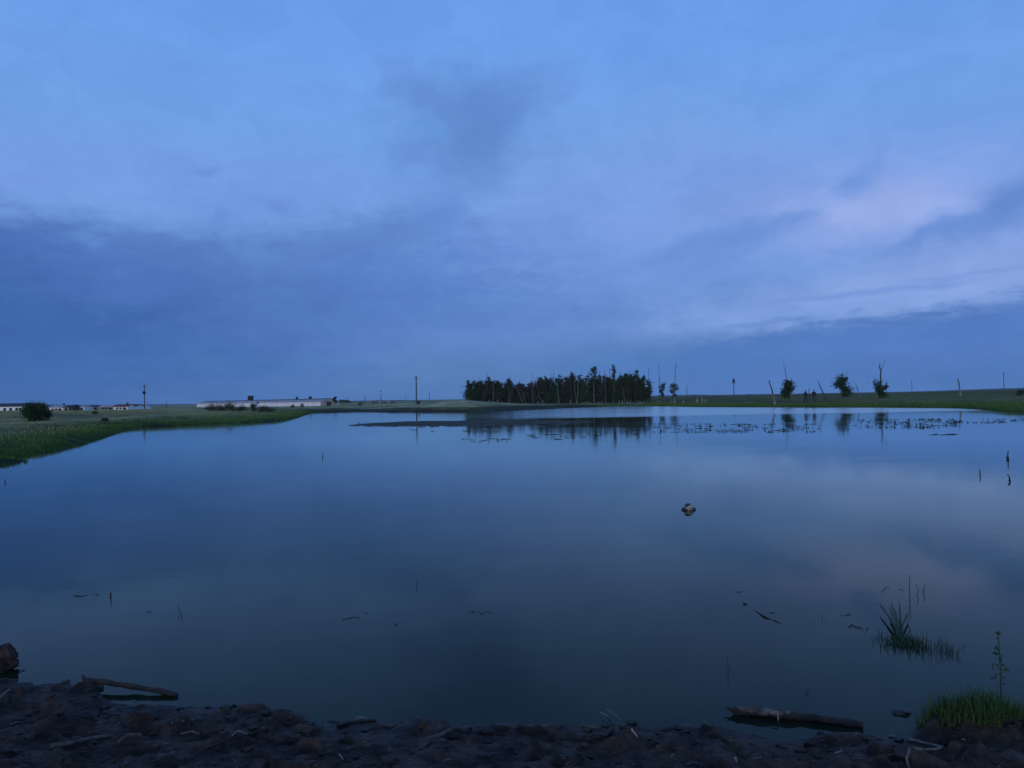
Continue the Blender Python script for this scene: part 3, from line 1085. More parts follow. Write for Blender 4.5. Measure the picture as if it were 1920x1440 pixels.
# cut stumps and posts along the front of the grove
for k, (cx, ht) in enumerate([(917, .5), (921, .35), (933, .55), (942, .35), (1009, .6), (1070, .8), (1093, .35), (1097, .45), (1102, .5), (1106, .35),
                 (1122, .4), (1128, .5), (1161, .55), (1167, .6), (1176, .6), (1181, .6), (1197, .5), (1201, .45), (1206, .35), (1234, .4), (1238, .4),
                 (1258, .5)]):
    b_ = base(cx, 143 + rng.uniform(-1.5, 1.5))
    mb = MB()
    mb.tube([(0, 0, -.1), (rng.normal(0, .02), 0, ht * .5), (rng.normal(0, .06), rng.normal(0, .04), ht)], [.10, .08, .05], 7, 0, .2)
    o = mb.build('tree_stump', 'stumpwood')
    o.location = b_
    tag(o, by_landmark(cx, 'short pale stump', 'at the grove foot'), 'stump', 'stumps in front of the grove')
for cx, ht, rr, lab in [(1265, 1.25, .13, 'thick pale stump at the foot of the second small tree right of the grove'),
                        (1282, .8, .09, 'lone short pale stump right of the two small trees'),
                        (1307, .75, .20, 'squat white stump on the open turf with a dark snag behind it'),
                        (1316.5, 1.0, .10, 'upright white stump beside the squat white one'),
                        (1323, .55, .13, 'low greyish stump at the right end of the row of white stumps')]:
    b_ = base(cx, 128)
    mb = MB()
    mb.tube([(0, 0, -.1), (0, 0, ht * .4), (-.04, 0, ht * .8), (-.06, 0, ht)], [rr, rr * .9, rr * .8, rr * .5], 8, 0, .18)
    o = mb.build('tree_stump', 'pale')
    o.location = b_
    tag(o, lab, 'stump')
bare('dead_snag', base(1305, 129), far(1302.5, 738, 129), 'short dark snag behind the squat white stump', 'dead', .06, None, 0)
# undergrowth
for k in range(15):
    cx = 890 + k * 22 + rng.uniform(-4, 4)
    b_ = base(cx, 149)
    tree('shrub', b_, rng.uniform(1.2, 2.4), rng.uniform(2.0, 3.2), by_landmark(cx, 'low green shrub' if k % 3 == 0 else 'low dark shrub', 'at the grove foot'),
         'shrubs at the foot of the grove', 'leaf2' if k % 3 == 0 else 'leaf', n=700, size=.15, low=.02, cat='shrub')

# single trees on the right bank
D = 118
for args in [
    (1478, 716, 2.3, D, 'oval', 'leaf2', .22, 'round-crowned small tree with a bare dead branch standing high out of its top'),
    (1581, 708, 2.9, D, 'oval', 'leaf2', .10, 'dense dark tree with a broken post sticking out of its crown'),
]:
    cx, ty, wd, D_, sh, lm, low, lab = args
    b_ = base(cx, D_)
    root = tree('small_tree', b_, far(cx, ty, D_).z - b_.z, wd, lab, None, lm, 'bark', n=2100, size=.13, low=low, shape=sh)
    br = MB()
    if cx == 1478:
        pts = [np.array(far(a, c_2, D_) - b_) for a, c_2 in ((1477, 730), (1475, 712), (1472.5, 698), (1470, 683), (1467.5, 672))]
        br.tube(pts, [.06, .05, .035, .02, .012], 5)
        br.tube([pts[2], pts[2] + np.array((.1, 0, .5)), pts[2] + np.array((.25, 0, .9))], [.02, .014, .008], 4)
        br.build('dead_branch', 'dead', root)
    else:
        pts = [np.array(far(a, c_2, D_) - b_) for a, c_2 in ((1580, 735), (1579, 715), (1579, 699))]
        br.tube(pts, [.10, .09, .075], 7, 0, .15)
        br.build('broken_post', 'dead', root)
b_ = base(1654, D)
root = tree('half_dead_tree', b_, far(1656, 724, D).z - b_.z, 2.4, 'half-dead forked tree with a leafy bush round its foot', None, 'leaf2', 'bark',
            n=1500, size=.13, low=.04, shape='fan')
br = MB()
f_ = lambda a, c_2: np.array(far(a, c_2, D) - b_)
br.tube([f_(1653, 742), f_(1652, 722), f_(1651, 705), f_(1652, 694)], [.13, .12, .10, .09], 7, 0, .15)
br.build('dead_trunk', 'dead', root)
br = MB()
br.tube([f_(1652, 694), f_(1649.5, 690), f_(1649.5, 684)], [.09, .09, .07], 6, 0, .15)
br.tube([f_(1649.5, 684), f_(1650.5, 679), f_(1652, 675)], [.03, .02, .01], 4)
br.build('fork', 'dead', root)
br = MB()
br.tube([f_(1652, 694), f_(1656, 686), f_(1658, 679), f_(1660, 672)], [.05, .035, .022, .012], 5)
br.tube([f_(1658, 679), f_(1661, 675), f_(1663, 674)], [.02, .012, .008], 4)
br.build('fork', 'dead', root)
br = MB()
br.tube([f_(1646, 746), f_(1642.5, 738), f_(1641, 733)], [.06, .05, .04], 6)
br.build('pale_branch', 'pale', root)

for bx, tx, ty, D_, r_1, pale, bend, lab in [
    (1453, 1441.5, 713, 100, .13, .42, .02, 'leaning dead trunk with a pale foot and a dark top, left of the round-crowned tree'),
    (1465.5, 1465, 725, 119, .05, 0, 0, 'thin upright post just left of the round-crowned tree'),
    (1518.5, 1516.5, 727, 120, .09, 0, 0, 'dark pointed snag between the two people'),
    (1549, 1533, 714, 116, .12, 0, 0, 'dark dead trunk leaning steeply left, right of the two people'),
    (1613, 1604.5, 720, 118, .085, .35, 0, 'small leaning dead trunk between the dense tree and the forked one'),
    (1801, 1796, 709.5, 104, .13, .45, .02, 'lone broken trunk with a pale foot far out on the right bank')]:
    b_ = base(bx, D_)
    bare('dead_snag', b_, far(tx, ty, D_), lab, 'dead', r_1, None, 0, pale, bend=bend)


# bushes
def bush(px, D_, h, wd, label, group=None, lm='leaf', n=400, size=.12, name='bush'):
    return tree(name, base(px, D_), h, wd, label, group, lm, 'bark', n=n, size=size, low=.02, cat='bush', shape='oval', rt=.03)


b_ = base(67, 61)
tree('bush', b_, 1.0, 2.3, 'big round dark green bush at the far left of the bank', None, 'leaf2', 'bark', n=15000, size=.06, low=.02, cat='bush',
     shape='oval', rt=.05)
tree('bush', base(90, 62), .7, 1.0, 'low dark bush huddled against the right side of the big round one', None, 'leaf', 'bark', n=1300, size=.05,
     low=.02, cat='bush', rt=.03)
for kk_, (cx, D_, h, wd) in enumerate([(410, 100, .55, 2.4), (424, 101, .75, 2.6), (436, 100, .6, 2.2), (450, 101, .45, 2.0), (398, 102, .4, 1.8), (490, 104, .5, 1.8), (505, 103, .4, 2.0)]):
    bush(cx, D_, h, wd, ['second', 'third', 'fourth', 'fifth', 'first', 'sixth', 'last'][kk_] + ' low dark shrub from the left in the row before the white barn', 'shrubs on the ridge of the left bank', n=420, size=.08)
for cx, D_, h, wd, lab in [(474, 106, .95, 1.2, 'taller dark shrub hiding the foot of the white hut by the barn'),
                           (549, 190, .7, 1.3, 'small dark bush against the barn wall, left one of two'),
                           (566, 190, .95, 1.4, 'small dark bush against the barn wall, right one of two'),
                           (675.5, 230, 1.0, 2.0, 'squat dark bush in the field left of the cattle'),
                           (785.5, 152, .65, .8, 'small dark bush at the foot of the tall pole'),
                           (1914, 96, .62, 1.1, 'dark low bush at the right edge of the view on the bank'),
                           (178, 78, .14, .5, 'little dark tussock on the slope below the houses, left one'),
                           (197, 60, .12, .5, 'little dark tussock on the left bank slope near the water')]:
    bush(cx, D_, h, wd, lab, n=500, size=.07)
b_ = base(628.5, 300)
tree('round_tree', b_, far(628.5, 744.5, 300).z - b_.z, 2.3, 'small round dark tree at the right end of the white barn', None, 'leaf', 'bark', n=900, size=.18, low=.3)


# ------------------------------------------------------------------ poles and masts
def pole(px, top, D_, label, r=.12, arm=True, name='utility_pole', lean=0.0, cat='pole', white=False, group=None, box=0):
    b_ = base(px, D_)
    h = far(px, top, D_).z - b_.z
    root = thing(name, b_, label, cat, group)
    mb = MB()
    mb.tube([(0, 0, -.4), (lean * h * .5, 0, h * .5), (lean * h, 0, h)], [r, r * .85, r * .65], 8)
    mb.build('post', 'concrete' if name == 'utility_pole' else 'metal', root)
    if arm:
        a = MB()
        a.box((lean * h, -.12, h - .45), (1.1, .08, .1))
        ar = a.build('crossarm', 'metal', root)
        for s in (-.48, 0, .48):
            i_ = MB()
            z0 = h - .40 if s else h
            i_.tube([(lean * h + s, -.12 if s else 0, z0 - .02), (lean * h + s, -.12 if s else 0, z0 + .05), (lean * h + s, -.12 if s else 0, z0 + .09), (lean * h + s, -.12 if s else 0, z0 + .16)],
                    [.03, .055, .035, .045], 8)
            i_.build('insulator', 'porcelain', ar)
    if box:
        a = MB()
        a.box((lean * h, -.1, box), (.5, .4, .55))
        a.tube([(lean * h - .12, -.1, box + .27), (lean * h - .12, -.1, box + .42)], .04, 6)
        a.tube([(lean * h + .12, -.1, box + .27), (lean * h + .12, -.1, box + .42)], .04, 6)
        a.build('transformer', 'metal', root)
    return root


pole(271, 720.5, 170, 'dark pole with a box halfway up, behind the left bank', .13, True, box=4.0)
pole(781, 704.5, 158, 'tall bare concrete pole standing alone left of the grove', .16, True)
pole(312, 752.5, 260, 'tiny distant pole between the left pole and the white barn', .12, False)
pole(652, 743.5, 420, 'faint thin pole in front of the far wood behind the round tree', .12, True)
pole(684, 742.5, 420, 'small distant pole left of the cattle', .2, True)
pole(714.5, 739, 400, 'distant pole with a thick middle above the cattle', .2, True, box=6.2)
pole(761, 741, 520, 'faint distant pole left of the tall bare pole', .14, True)
pole(805.5, 735, 420, 'distant pole between the tall bare pole and the mound', .15, True)
pole(1288, 723, 520, 'faint distant pole right of the two small trees', .2, True)
pole(1710, 711, 480, 'faint distant pole right of the forked half-dead tree', .15, True)
pole(1882.5, 697.5, 330, 'distant thin pole near the right edge of the view', .15, True)
b_ = base(1376, 620)
h = far(1376, 707, 620).z - b_.z
root = thing('radio_mast', b_, 'distant radio mast with a thick head on the horizon', 'mast')
mb = MB()
for sx, sy in ((-.3, -.3), (.3, -.3), (0, .35)):
    mb.tube([(sx * 1.3, sy * 1.3, -.3), (sx, sy, h * .9)], .09, 5)
for k in range(14):
    z0 = h * .9 * k / 14
    z1 = h * .9 * (k + 1) / 14
    mb.tube([(-.33, -.3, z0), (.3, -.3, z1)], .05, 4)
    mb.tube([(.33, -.3, z0), (0, .35, z1)], .05, 4)
mb.build('lattice', 'metal', root)
mb = MB()
for k in range(3):
    a = k * 2.094
    mb.box((math.cos(a) * .75, math.sin(a) * .75, h * .78), (.5, .5, 3.0))
mb.tube([(0, 0, h * .70), (0, 0, h * .86)], .75, 10)
mb.build('antenna_head', 'metal', root)
mb = MB()
mb.tube([(0, 0, h * .88), (0, 0, h)], [.12, .05], 6)
mb.build('whip', 'metal', root)


# ------------------------------------------------------------------ buildings
def house(px0, px1, ywall, yridge, D_, label, wall='white', roof='redroof', group=None, deep=6.0, wins=2, door=True, chim=False, name='house'):
    a, c3 = base(px0, D_), base(px1, D_)
    b_ = Vector(((a.x + c3.x) / 2, D_, min(a.z, c3.z)))
    W = abs(c3.x - a.x)
    pm = (px0 + px1) / 2
    hw = max(1.3, far(pm, ywall, D_).z - b_.z)
    hr = max(hw + .5, far(pm, yridge, D_).z - b_.z)
    root = thing(name, b_, label, 'building', group)
    mb = MB()
    mb.box((0, deep / 2, hw / 2 - .2), (W, deep, hw + .4))
    mb.add([(-W / 2, 0, hw), (-W / 2, deep, hw), (-W / 2, deep / 2, hr - .05), (W / 2, 0, hw), (W / 2, deep, hw), (W / 2, deep / 2, hr - .05)],
           [(0, 1, 2), (3, 5, 4)])
    mb.build('wall', wall, root)
    mb = MB()
    o_ = .3
    mb.add([(-W / 2 - o_, -o_, hw - .1), (W / 2 + o_, -o_, hw - .1), (W / 2 + o_, deep / 2, hr), (-W / 2 - o_, deep / 2, hr),
            (-W / 2 - o_, deep + o_, hw - .1), (W / 2 + o_, deep + o_, hw - .1),
            (-W / 2 - o_, -o_, hw + .05), (W / 2 + o_, -o_, hw + .05), (W / 2 + o_, deep / 2, hr + .15), (-W / 2 - o_, deep / 2, hr + .15),
            (-W / 2 - o_, deep + o_, hw + .05), (W / 2 + o_, deep + o_, hw + .05)],
           [(6, 7, 8, 9), (9, 8, 11, 10), (0, 3, 2, 1), (3, 4, 5, 2), (0, 1, 7, 6), (5, 4, 10, 11), (0, 6, 9, 3), (3, 9, 10, 4), (1, 2, 8, 7), (2, 5, 11, 8)])
    rf = mb.build('roof', roof, root)
    if chim:
        mb = MB()
        mb.box((W * .2, deep * .5, hr + .3), (.5, .5, .9))
        mb.build('chimney', 'darkroof', rf)
    xs_ = np.linspace(-W / 2, W / 2, wins + 2)[1:-1]
    for k, x_ in enumerate(xs_):
        mb = MB()
        mb.box((x_ + (.0), -.03, hw * .55), (.9, .1, min(1.0, hw * .45)))
        mb.build('window', 'glass', root)
    if door:
        mb = MB()
        mb.box((W / 2 - .9, -.03, hw * .38), (.9, .1, hw * .76))
        mb.build('door', 'wood', root)
    return root


house(-60, 43, 762.5, 757.3, 255, 'long low white building with a dark roof at the left edge behind the big bush', 'white', 'darkroof', deep=9, wins=8)
house(93, 118, 764.2, 760.6, 265, 'bright white house just right of the big bush', 'white', 'slate', wins=3, chim=True)
house(119, 129, 763.8, 760.2, 262, 'narrow grey house right of the bright white one', 'greywall', 'darkroof', wins=1)
house(131, 137, 763.0, 759.4, 262, 'small dark shed between the narrow grey house and the long grey one', 'wood', 'darkroof', wins=0, door=False, deep=4)
house(138, 158, 763.2, 760.6, 285, 'pale house with a bluish roof left of the long dark-roofed one', 'white', 'slate', wins=3)
house(159, 184, 763.2, 760.4, 300, 'low dark-roofed house in the middle of the row of village houses', 'greywall', 'darkroof', wins=3)
house(186, 212, 762.6, 759.6, 290, 'grey house left of the red-roofed one', 'greywall', 'slate', wins=3)
house(213, 239, 762.4, 758.8, 275, 'house with a long dark red roof near the right end of the village row', 'white', 'redroof', wins=3, chim=True)
house(240, 256, 762.2, 758.6, 285, 'small white house with a dark red roof at the right end of the village row', 'white', 'redroof', wins=2)
house(257, 270, 761.8, 760.2, 310, 'faint low pale shed beside the foot of the left pole', 'white', 'slate', wins=1, door=False)

# the long white barn
pr, plf = base(601, 300), base(369, 430)
b_ = Vector((pr.x, pr.y, -.25))
v = Vector((plf.x - pr.x, plf.y - pr.y, 0))
Lb = v.length
ang = math.atan2(v.y, v.x)
root = thing('long_barn', b_, 'very long low white barn with a grey roof on the left behind the bank', 'barn', rz=ang)
# local x runs away along the barn, local -y... the wall nearest the camera lies on the y=0 side
side = -1 if (Matrix.Rotation(ang, 2) @ Vector((0, 1))).y < 0 else 1
Wb = 8.0 * side
hw_, hr_ = 1.95, 2.95
mb = MB()
mb.add([(0, 0, -.5), (Lb, 0, -.5), (Lb, 0, hw_), (0, 0, hw_), (0, Wb, -.5), (Lb, Wb, -.5), (Lb, Wb, hw_), (0, Wb, hw_)],
       [(0, 1, 2, 3), (5, 4, 7, 6), (1, 5, 6, 2)])
for k in range(1, 34):
    mb.box((Lb * k / 34, -.06 * side, hw_ * .5 - .15), (.35, .12, hw_ + .2))
mb.build('wall', 'white', root)
mb = MB()
mb.add([(0, 0, -.5), (0, Wb, -.5), (0, Wb, hw_), (0, Wb / 2, hr_ - .03), (0, 0, hw_)], [(0, 1, 2, 3, 4)])
gable = mb.build('gable_wall', 'greywall', root)
mb = MB()
ov = -.4 * side
mb.add([(-.3, ov, hw_ - .12), (Lb + .3, ov, hw_ - .12), (Lb + .3, Wb / 2, hr_), (-.3, Wb / 2, hr_), (-.3, Wb - ov, hw_ - .12), (Lb + .3, Wb - ov, hw_ - .12)],
       [(0, 1, 2, 3), (3, 2, 5, 4)])
rf = mb.build('roof', 'slate', root)
mb = MB()
mb.box((Lb * .5, Wb / 2, hr_ + .10), (Lb, .7, .2))
mb.build('ridge_cap', 'darkroof', rf)
for f, s_ in ((.115, .9), (.20, .7)):
    mb = MB()
    mb.box((Lb * f, Wb / 2, hr_ + .45), (s_, s_, .7))
    mb.add([(Lb * f - s_ * .8, Wb / 2 - s_ * .7, hr_ + .8), (Lb * f + s_ * .8, Wb / 2 - s_ * .7, hr_ + .8), (Lb * f + s_ * .8, Wb / 2 + s_ * .7, hr_ + .8),
            (Lb * f - s_ * .8, Wb / 2 + s_ * .7, hr_ + .8), (Lb * f, Wb / 2, hr_ + 1.3)], [(0, 1, 4), (1, 2, 4), (2, 3, 4), (3, 0, 4), (3, 2, 1, 0)])
    mb.build('vent', 'metal', rf)
mb = MB()
mb.box((-.05, Wb * .42, .75), (.14, 1.8, 2.1))
mb.build('door', 'wood', root)
for k in range(1, 34, 1):
    x0 = Lb * (k - .5) / 34
    mb = MB()
    mb.box((x0, -.02 * side, 1.15), (1.3, .08, .42))
    mb.build('window', 'shutter', root)
# porch over the gable door
mb = MB()
mb.add([(-1.1, Wb * .2, 1.9), (-1.1, Wb * .64, 1.9), (-1.1, Wb * .42, 3.0), (-.02, Wb * .2, 1.9), (-.02, Wb * .64, 1.9), (-.02, Wb * .42, 3.0)],
       [(0, 1, 2), (0, 2, 5, 3), (1, 4, 5, 2), (0, 3, 4, 1)])
mb.build('porch_roof', 'greywall', root)

# water tank on a frame behind the barn, and the hut at its foot
b_ = base(470, 420)
root = thing('water_tower', b_, 'dark square water tank raised above the barn roof', 'water tank')
zt, zb = far(470, 742.5, 420).z - b_.z, far(470, 750.3, 420).z - b_.z
mb = MB()
mb.box((0, 0, (zt + zb) / 2), (2.4, 2.4, zt - zb))
mb.box((0, 0, zt + .06), (2.6, 2.6, .12))
mb.build('tank', 'metal', root)
for sx in (-1, 1):
    for sy in (-1, 1):
        mb = MB()
        mb.tube([(sx * 1.2, sy * 1.2, -.3), (sx * 1.0, sy * 1.0, zb)], .09, 5)
        mb.build('leg', 'metal', root)
house(470.5, 478.5, 756, 753.6, 230, 'small white hut standing under the dark water tank', 'white', 'slate', deep=2.5, wins=0, door=True, name='hut')


# ------------------------------------------------------------------ cattle
def make_cow(mat, graze, label):
    hd = (-.98, 0, 1.32) if not graze else (-1.12, 0, .42)
    mz_ = (-1.28, 0, 1.18) if not graze else (-1.28, 0, .12)
    nk = (-.82, 0, 1.24) if not graze else (-.92, 0, .82)
    N = {'chest': ((-.45, 0, .98), (.26, .33)), 'belly': ((.05, 0, .93), (.31, .35)), 'rump': ((.58, 0, 1.04), (.25, .29)), 'tailhead': ((.80, 0, 1.12), .12),
         'shoulder': ((-.66, 0, 1.08), (.18, .27)), 'neck': (nk, (.12, .17)), 'head': (hd, .125), 'muzzle': (mz_, .075),
         'tail1': ((.90, 0, .95), .03), 'tail2': ((.92, 0, .55), .035)}
    E = [('chest', 'belly'), ('belly', 'rump'), ('rump', 'tailhead'), ('chest', 'shoulder'), ('shoulder', 'neck'), ('neck', 'head'), ('head', 'muzzle'),
         ('tailhead', 'tail1'), ('tail1', 'tail2')]
    for s in (-1, 1):
        k = 'l' if s < 0 else 'r'
        N['ear' + k] = ((hd[0] + .08, s * .22, hd[2] + .06), .03)
        E.append(('head', 'ear' + k))
        o1 = .06 * s
        N['fe' + k] = ((-.50 + o1, s * .17, .68), .10)
        N['fk' + k] = ((-.52 + o1, s * .17, .38), .06)
        N['ff' + k] = ((-.52 + o1, s * .17, .10), .045)
        N['fh' + k] = ((-.56 + o1, s * .17, .02), .055)
        E += [('chest', 'fe' + k), ('fe' + k, 'fk' + k), ('fk' + k, 'ff' + k), ('ff' + k, 'fh' + k)]
        N['st' + k] = ((.50 + o1, s * .18, .70), .13)
        N['hk' + k] = ((.70 + o1, s * .18, .46), .065)
        N['hf' + k] = ((.66 + o1, s * .18, .10), .045)
        N['hh' + k] = ((.62 + o1, s * .18, .02), .055)
        E += [('rump', 'st' + k), ('st' + k, 'hk' + k), ('hk' + k, 'hf' + k), ('hf' + k, 'hh' + k)]
    root = thing('cow', (0, 0, 0), label, 'cow', 'cattle grazing beyond the lake')
    skin('body', N, E, mat, root)
    for s in (-1, 1):
        mb = MB()
        mb.tube([(hd[0] + .04, s * .07, hd[2] + .10), (hd[0], s * .16, hd[2] + .17), (hd[0] - .05, s * .15, hd[2] + .26)], [.025, .018, .006], 5)
        mb.build('horn', 'stone', root)
    return root


CL = {('d', 1): 'black and white cow grazing with its head down in the herd beyond the lake',
      ('d', 0): 'black and white cow standing with its head up in the herd beyond the lake',
      ('p', 1): 'pale cow grazing with its head down in the herd beyond the lake',
      ('p', 0): 'pale cow standing with its head up in the herd beyond the lake'}
protos = {k: make_cow('hidedark' if k[0] == 'd' else 'hidepale', k[1], CL[k]) for k in CL}
used = set()
for n_, (px_, kd, gr, D_, rz) in enumerate([(699, 'd', 0, 335, 1.4), (702.5, 'd', 1, 345, 2.2), (707, 'd', 1, 338, 1.2), (712.5, 'p', 1, 342, .3), (717, 'd', 1, 336, 1.7),
                            (723, 'd', 0, 340, 1.3), (728.5, 'p', 0, 344, .2), (734, 'd', 1, 337, 1.9), (738, 'd', 0, 340, 1.5)]):
    k = (kd, gr)
    o = protos[k] if k not in used else copy_tree(protos[k])
    used.add(k)
    o['label'] = '%s cow %s, %s from the left in the herd' % ({'d': 'black and white', 'p': 'pale'}[kd], 'grazing head down' if gr else 'standing head up', ORD[n_])
    o.location = base(px_, D_)
    o.rotation_euler = (0, 0, rz)


# ------------------------------------------------------------------ the two people
def person(b_, rz, label, pose, jack, trou, scale=1.0):
    root = thing('person', b_, label, 'person', rz=rz)
    root.scale = (scale,) * 3
    # +y is the way the person faces
    N = {'pelvis': ((0, 0, .93), (.13, .10)), 'waist': ((0, 0, 1.08), (.125, .09)), 'chest': ((0, 0, 1.28), (.155, .105)), 'neckb': ((0, 0, 1.45), (.075, .07)),
         'neck': ((0, .01, 1.51), .052), 'jaw': ((0, .025, 1.575), (.062, .072)), 'skull': ((0, .015, 1.665), (.075, .09)), 'crown': ((0, .01, 1.72), (.055, .065)),
         'nose': ((0, .115, 1.625), .014)}
    E = [('pelvis', 'waist'), ('waist', 'chest'), ('chest', 'neckb'), ('neckb', 'neck'), ('neck', 'jaw'), ('jaw', 'skull'), ('skull', 'crown'), ('skull', 'nose')]
    for s, k in ((-1, 'l'), (1, 'r')):
        N['ear' + k] = ((s * .085, 0, 1.635), .014)
        E.append(('skull', 'ear' + k))
        sp = pose['spread'] * s
        N['hip' + k] = ((s * .09, 0, .86), .09)
        N['knee' + k] = ((s * .10 + sp * .5, .02 + pose['step'] * s * .5, .48), .062)
        N['ank' + k] = ((s * .10 + sp, pose['step'] * s, .08), .042)
        N['toe' + k] = ((s * .11 + sp, .15 + pose['step'] * s, .03), .036)
        E += [('pelvis', 'hip' + k), ('hip' + k, 'knee' + k), ('knee' + k, 'ank' + k), ('ank' + k, 'toe' + k)]
        sh, elb, wr = pose['arm' + k]
        N['sh' + k] = ((s * .17, 0, 1.40), .062)
        N['el' + k] = (elb, .043)
        N['wr' + k] = (wr, .030)
        d = (Vector(wr) - Vector(elb)).normalized()
        sd_ = d.cross(Vector((0, 1, .2))).normalized()
        pm = Vector(wr) + d * .05
        N['pa' + k] = (tuple(pm), (.036, .020))
        E += [('chest', 'sh' + k), ('sh' + k, 'el' + k), ('el' + k, 'wr' + k), ('wr' + k, 'pa' + k)]
        cu = d.cross(sd_).normalized() * .02
        for q, (off, ln) in enumerate(((-.027, .065), (-.009, .078), (.009, .072), (.027, .056))):
            a1 = pm + d * .035 + sd_ * off
            a2 = a1 + d * ln * .5 + cu * .4
            a3 = a2 + d * ln * .4 + cu
            for nm_, p_, r_1 in (('a', a1, .0095), ('b', a2, .009), ('c', a3, .0075)):
                N['f%d%s%s' % (q, nm_, k)] = (tuple(p_), r_1)
            E += [('pa' + k, 'f%da%s' % (q, k)), ('f%da%s' % (q, k), 'f%db%s' % (q, k)), ('f%db%s' % (q, k), 'f%dc%s' % (q, k))]
        t1 = Vector(wr) + d * .03 - sd_ * .04
        t2 = t1 + d * .035 - sd_ * .018
        N['t1' + k], N['t2' + k] = (tuple(t1), .011), (tuple(t2), .009)
        E += [('pa' + k, 't1' + k), ('t1' + k, 't2' + k)]
    skin('body', N, E, 'skin', root)
    g = .016
    N['hem'] = ((0, 0, .84), (.135, .105))
    N['belt'] = ((0, 0, 1.06), (.105, .075))

    def grow(keys, pairs, extra, name, mat):
        nn = {}
        for kk in keys:
            r = N[kk][1]
            nn[kk] = (N[kk][0], (r + g + extra, r + g + extra) if not hasattr(r, '__len__') else (r[0] + g + extra, r[1] + g + extra))
        return skin(name, nn, pairs, mat, root)
    grow(['chest', 'waist', 'pelvis', 'hem', 'neckb', 'shl', 'ell', 'wrl', 'shr', 'elr', 'wrr'],
         [('chest', 'waist'), ('waist', 'pelvis'), ('pelvis', 'hem'), ('chest', 'neckb'), ('chest', 'shl'), ('shl', 'ell'), ('ell', 'wrl'), ('chest', 'shr'), ('shr', 'elr'), ('elr', 'wrr')],
         .008, 'jacket', jack)
    grow(['pelvis', 'belt', 'hipl', 'kneel', 'ankl', 'hipr', 'kneer', 'ankr'],
         [('pelvis', 'belt'), ('pelvis', 'hipl'), ('hipl', 'kneel'), ('kneel', 'ankl'), ('pelvis', 'hipr'), ('hipr', 'kneer'), ('kneer', 'ankr')], .0, 'trousers', trou)
    for s, k in ((-1, 'l'), (1, 'r')):
        a, c3 = N['ank' + k][0], N['toe' + k][0]
        skin('shoe', {'a': ((a[0], a[1] - .04, .045), .046), 'b': ((a[0], a[1] + .04, .045), .050), 'c': ((c3[0], c3[1] + .02, .035), .042)}, [('a', 'b'), ('b', 'c')], 'cloth', root)
    skin('hair', {'a': ((0, -.045, 1.58), (.085, .080)), 'b': ((0, -.035, 1.66), (.100, .100)), 'c': ((0, -.005, 1.745), (.085, .095))}, [('a', 'b'), ('b', 'c')], 'hair', root)
    return root


person(base(1511, 101), R(-60), 'person in dark clothes on the far bank with a bent arm, left of the two',
       {'spread': .12, 'step': .10, 'arml': (0, (-.34, -.02, 1.18), (-.18, .10, 1.02)), 'armr': (0, (.25, .05, 1.12), (.24, .16, .90))}, 'cloth', 'cloth')
person(base(1526.5, 101), R(170), 'person in dark clothes standing upright on the far bank, right one of the pair',
       {'spread': .03, 'step': .04, 'arml': (0, (-.23, -.02, 1.12), (-.22, .06, .86)), 'armr': (0, (.23, -.02, 1.12), (.22, .06, .86))}, 'cloth', 'cloth2', 1.02)


# ------------------------------------------------------------------ grass on the banks (stuff)
def scatter(n, region, test):
    """n points in a world box that pass the test on shoreline distance"""
    x = rng.uniform(region[0], region[1], n)
    y = rng.uniform(region[2], region[3], n)
    s_ = sdist(x, y)
    k = test(s_, x, y)
    return x[k], y[k], s_[k]


xa, ya, sa_ = [], [], []
mb = MB()
lp = [at(a, b_2) for a, b_2 in left_px[:20]]
for p_, q_ in zip(lp[:-1], lp[1:]):
    L = (q_ - p_).length
    n = int(L * 260)
    t_ = rng.random(n)
    px_, py_ = p_.x + (q_.x - p_.x) * t_, p_.y + (q_.y - p_.y) * t_
    nrm = np.array((-(q_.y - p_.y), (q_.x - p_.x))) / L
    off = rng.exponential(1.1, n) - .12
    x_, y_ = px_ + nrm[0] * off, py_ + nrm[1] * off
    clump = vnoise(x_ * 1.4, y_ * 1.4, 8) > -.35
    x_, y_ = x_[clump], y_[clump]
    z_ = np.maximum(Z(x_, y_), -.03)
    mb.blades(np.stack([x_, y_, z_ - .02], 1), .15, .035, .6)
o = mb.build('bank_grass', 'grasswet')
tag(o, 'green grass fringing the water along the left bank', 'grass', kind='stuff')
mb = MB()
x_, y_, s_ = scatter(60000, (-75, -6, 20, 115), lambda s, x, y: (s > 1.0) & (s < 45) & (np.abs(x / y) < .72) & (vnoise(x * .6, y * .35, 15) > -.25))
mb.blades(np.stack([x_, y_, Z(x_, y_) - .02], 1), .17, .05, .6)
o = mb.build('bank_grass', 'grassdry')
tag(o, 'dull olive grass on the slope of the left bank', 'grass', kind='stuff')
mb = MB()
rp = [at(a, b_2) for a, b_2 in left_px[28:]]
for p_, q_ in zip(rp[:-1], rp[1:]):
    L = (q_ - p_).length
    n = int(L * 260)
    t_ = rng.random(n)
    nrm = np.array((-(q_.y - p_.y), (q_.x - p_.x))) / L
    off = rng.exponential(2.2, n) - .2
    x_, y_ = p_.x + (q_.x - p_.x) * t_ + nrm[0] * off, p_.y + (q_.y - p_.y) * t_ + nrm[1] * off
    mb.blades(np.stack([x_, y_, np.maximum(Z(x_, y_), -.03) - .02], 1), .24, .04, .5)
x_, y_, s_ = scatter(60000, (8, 130, 60, 175), lambda s, x, y: (s > 2.0) & (np.abs(x / y) < .72) & (vnoise(x * .3, y * .2, 25) > -.1))
mb.blades(np.stack([x_, y_, Z(x_, y_) - .02], 1), .20, .045, .6)
o = mb.build('bank_grass', 'grasswet')
tag(o, 'dark green grass covering the far right bank', 'grass', kind='stuff')


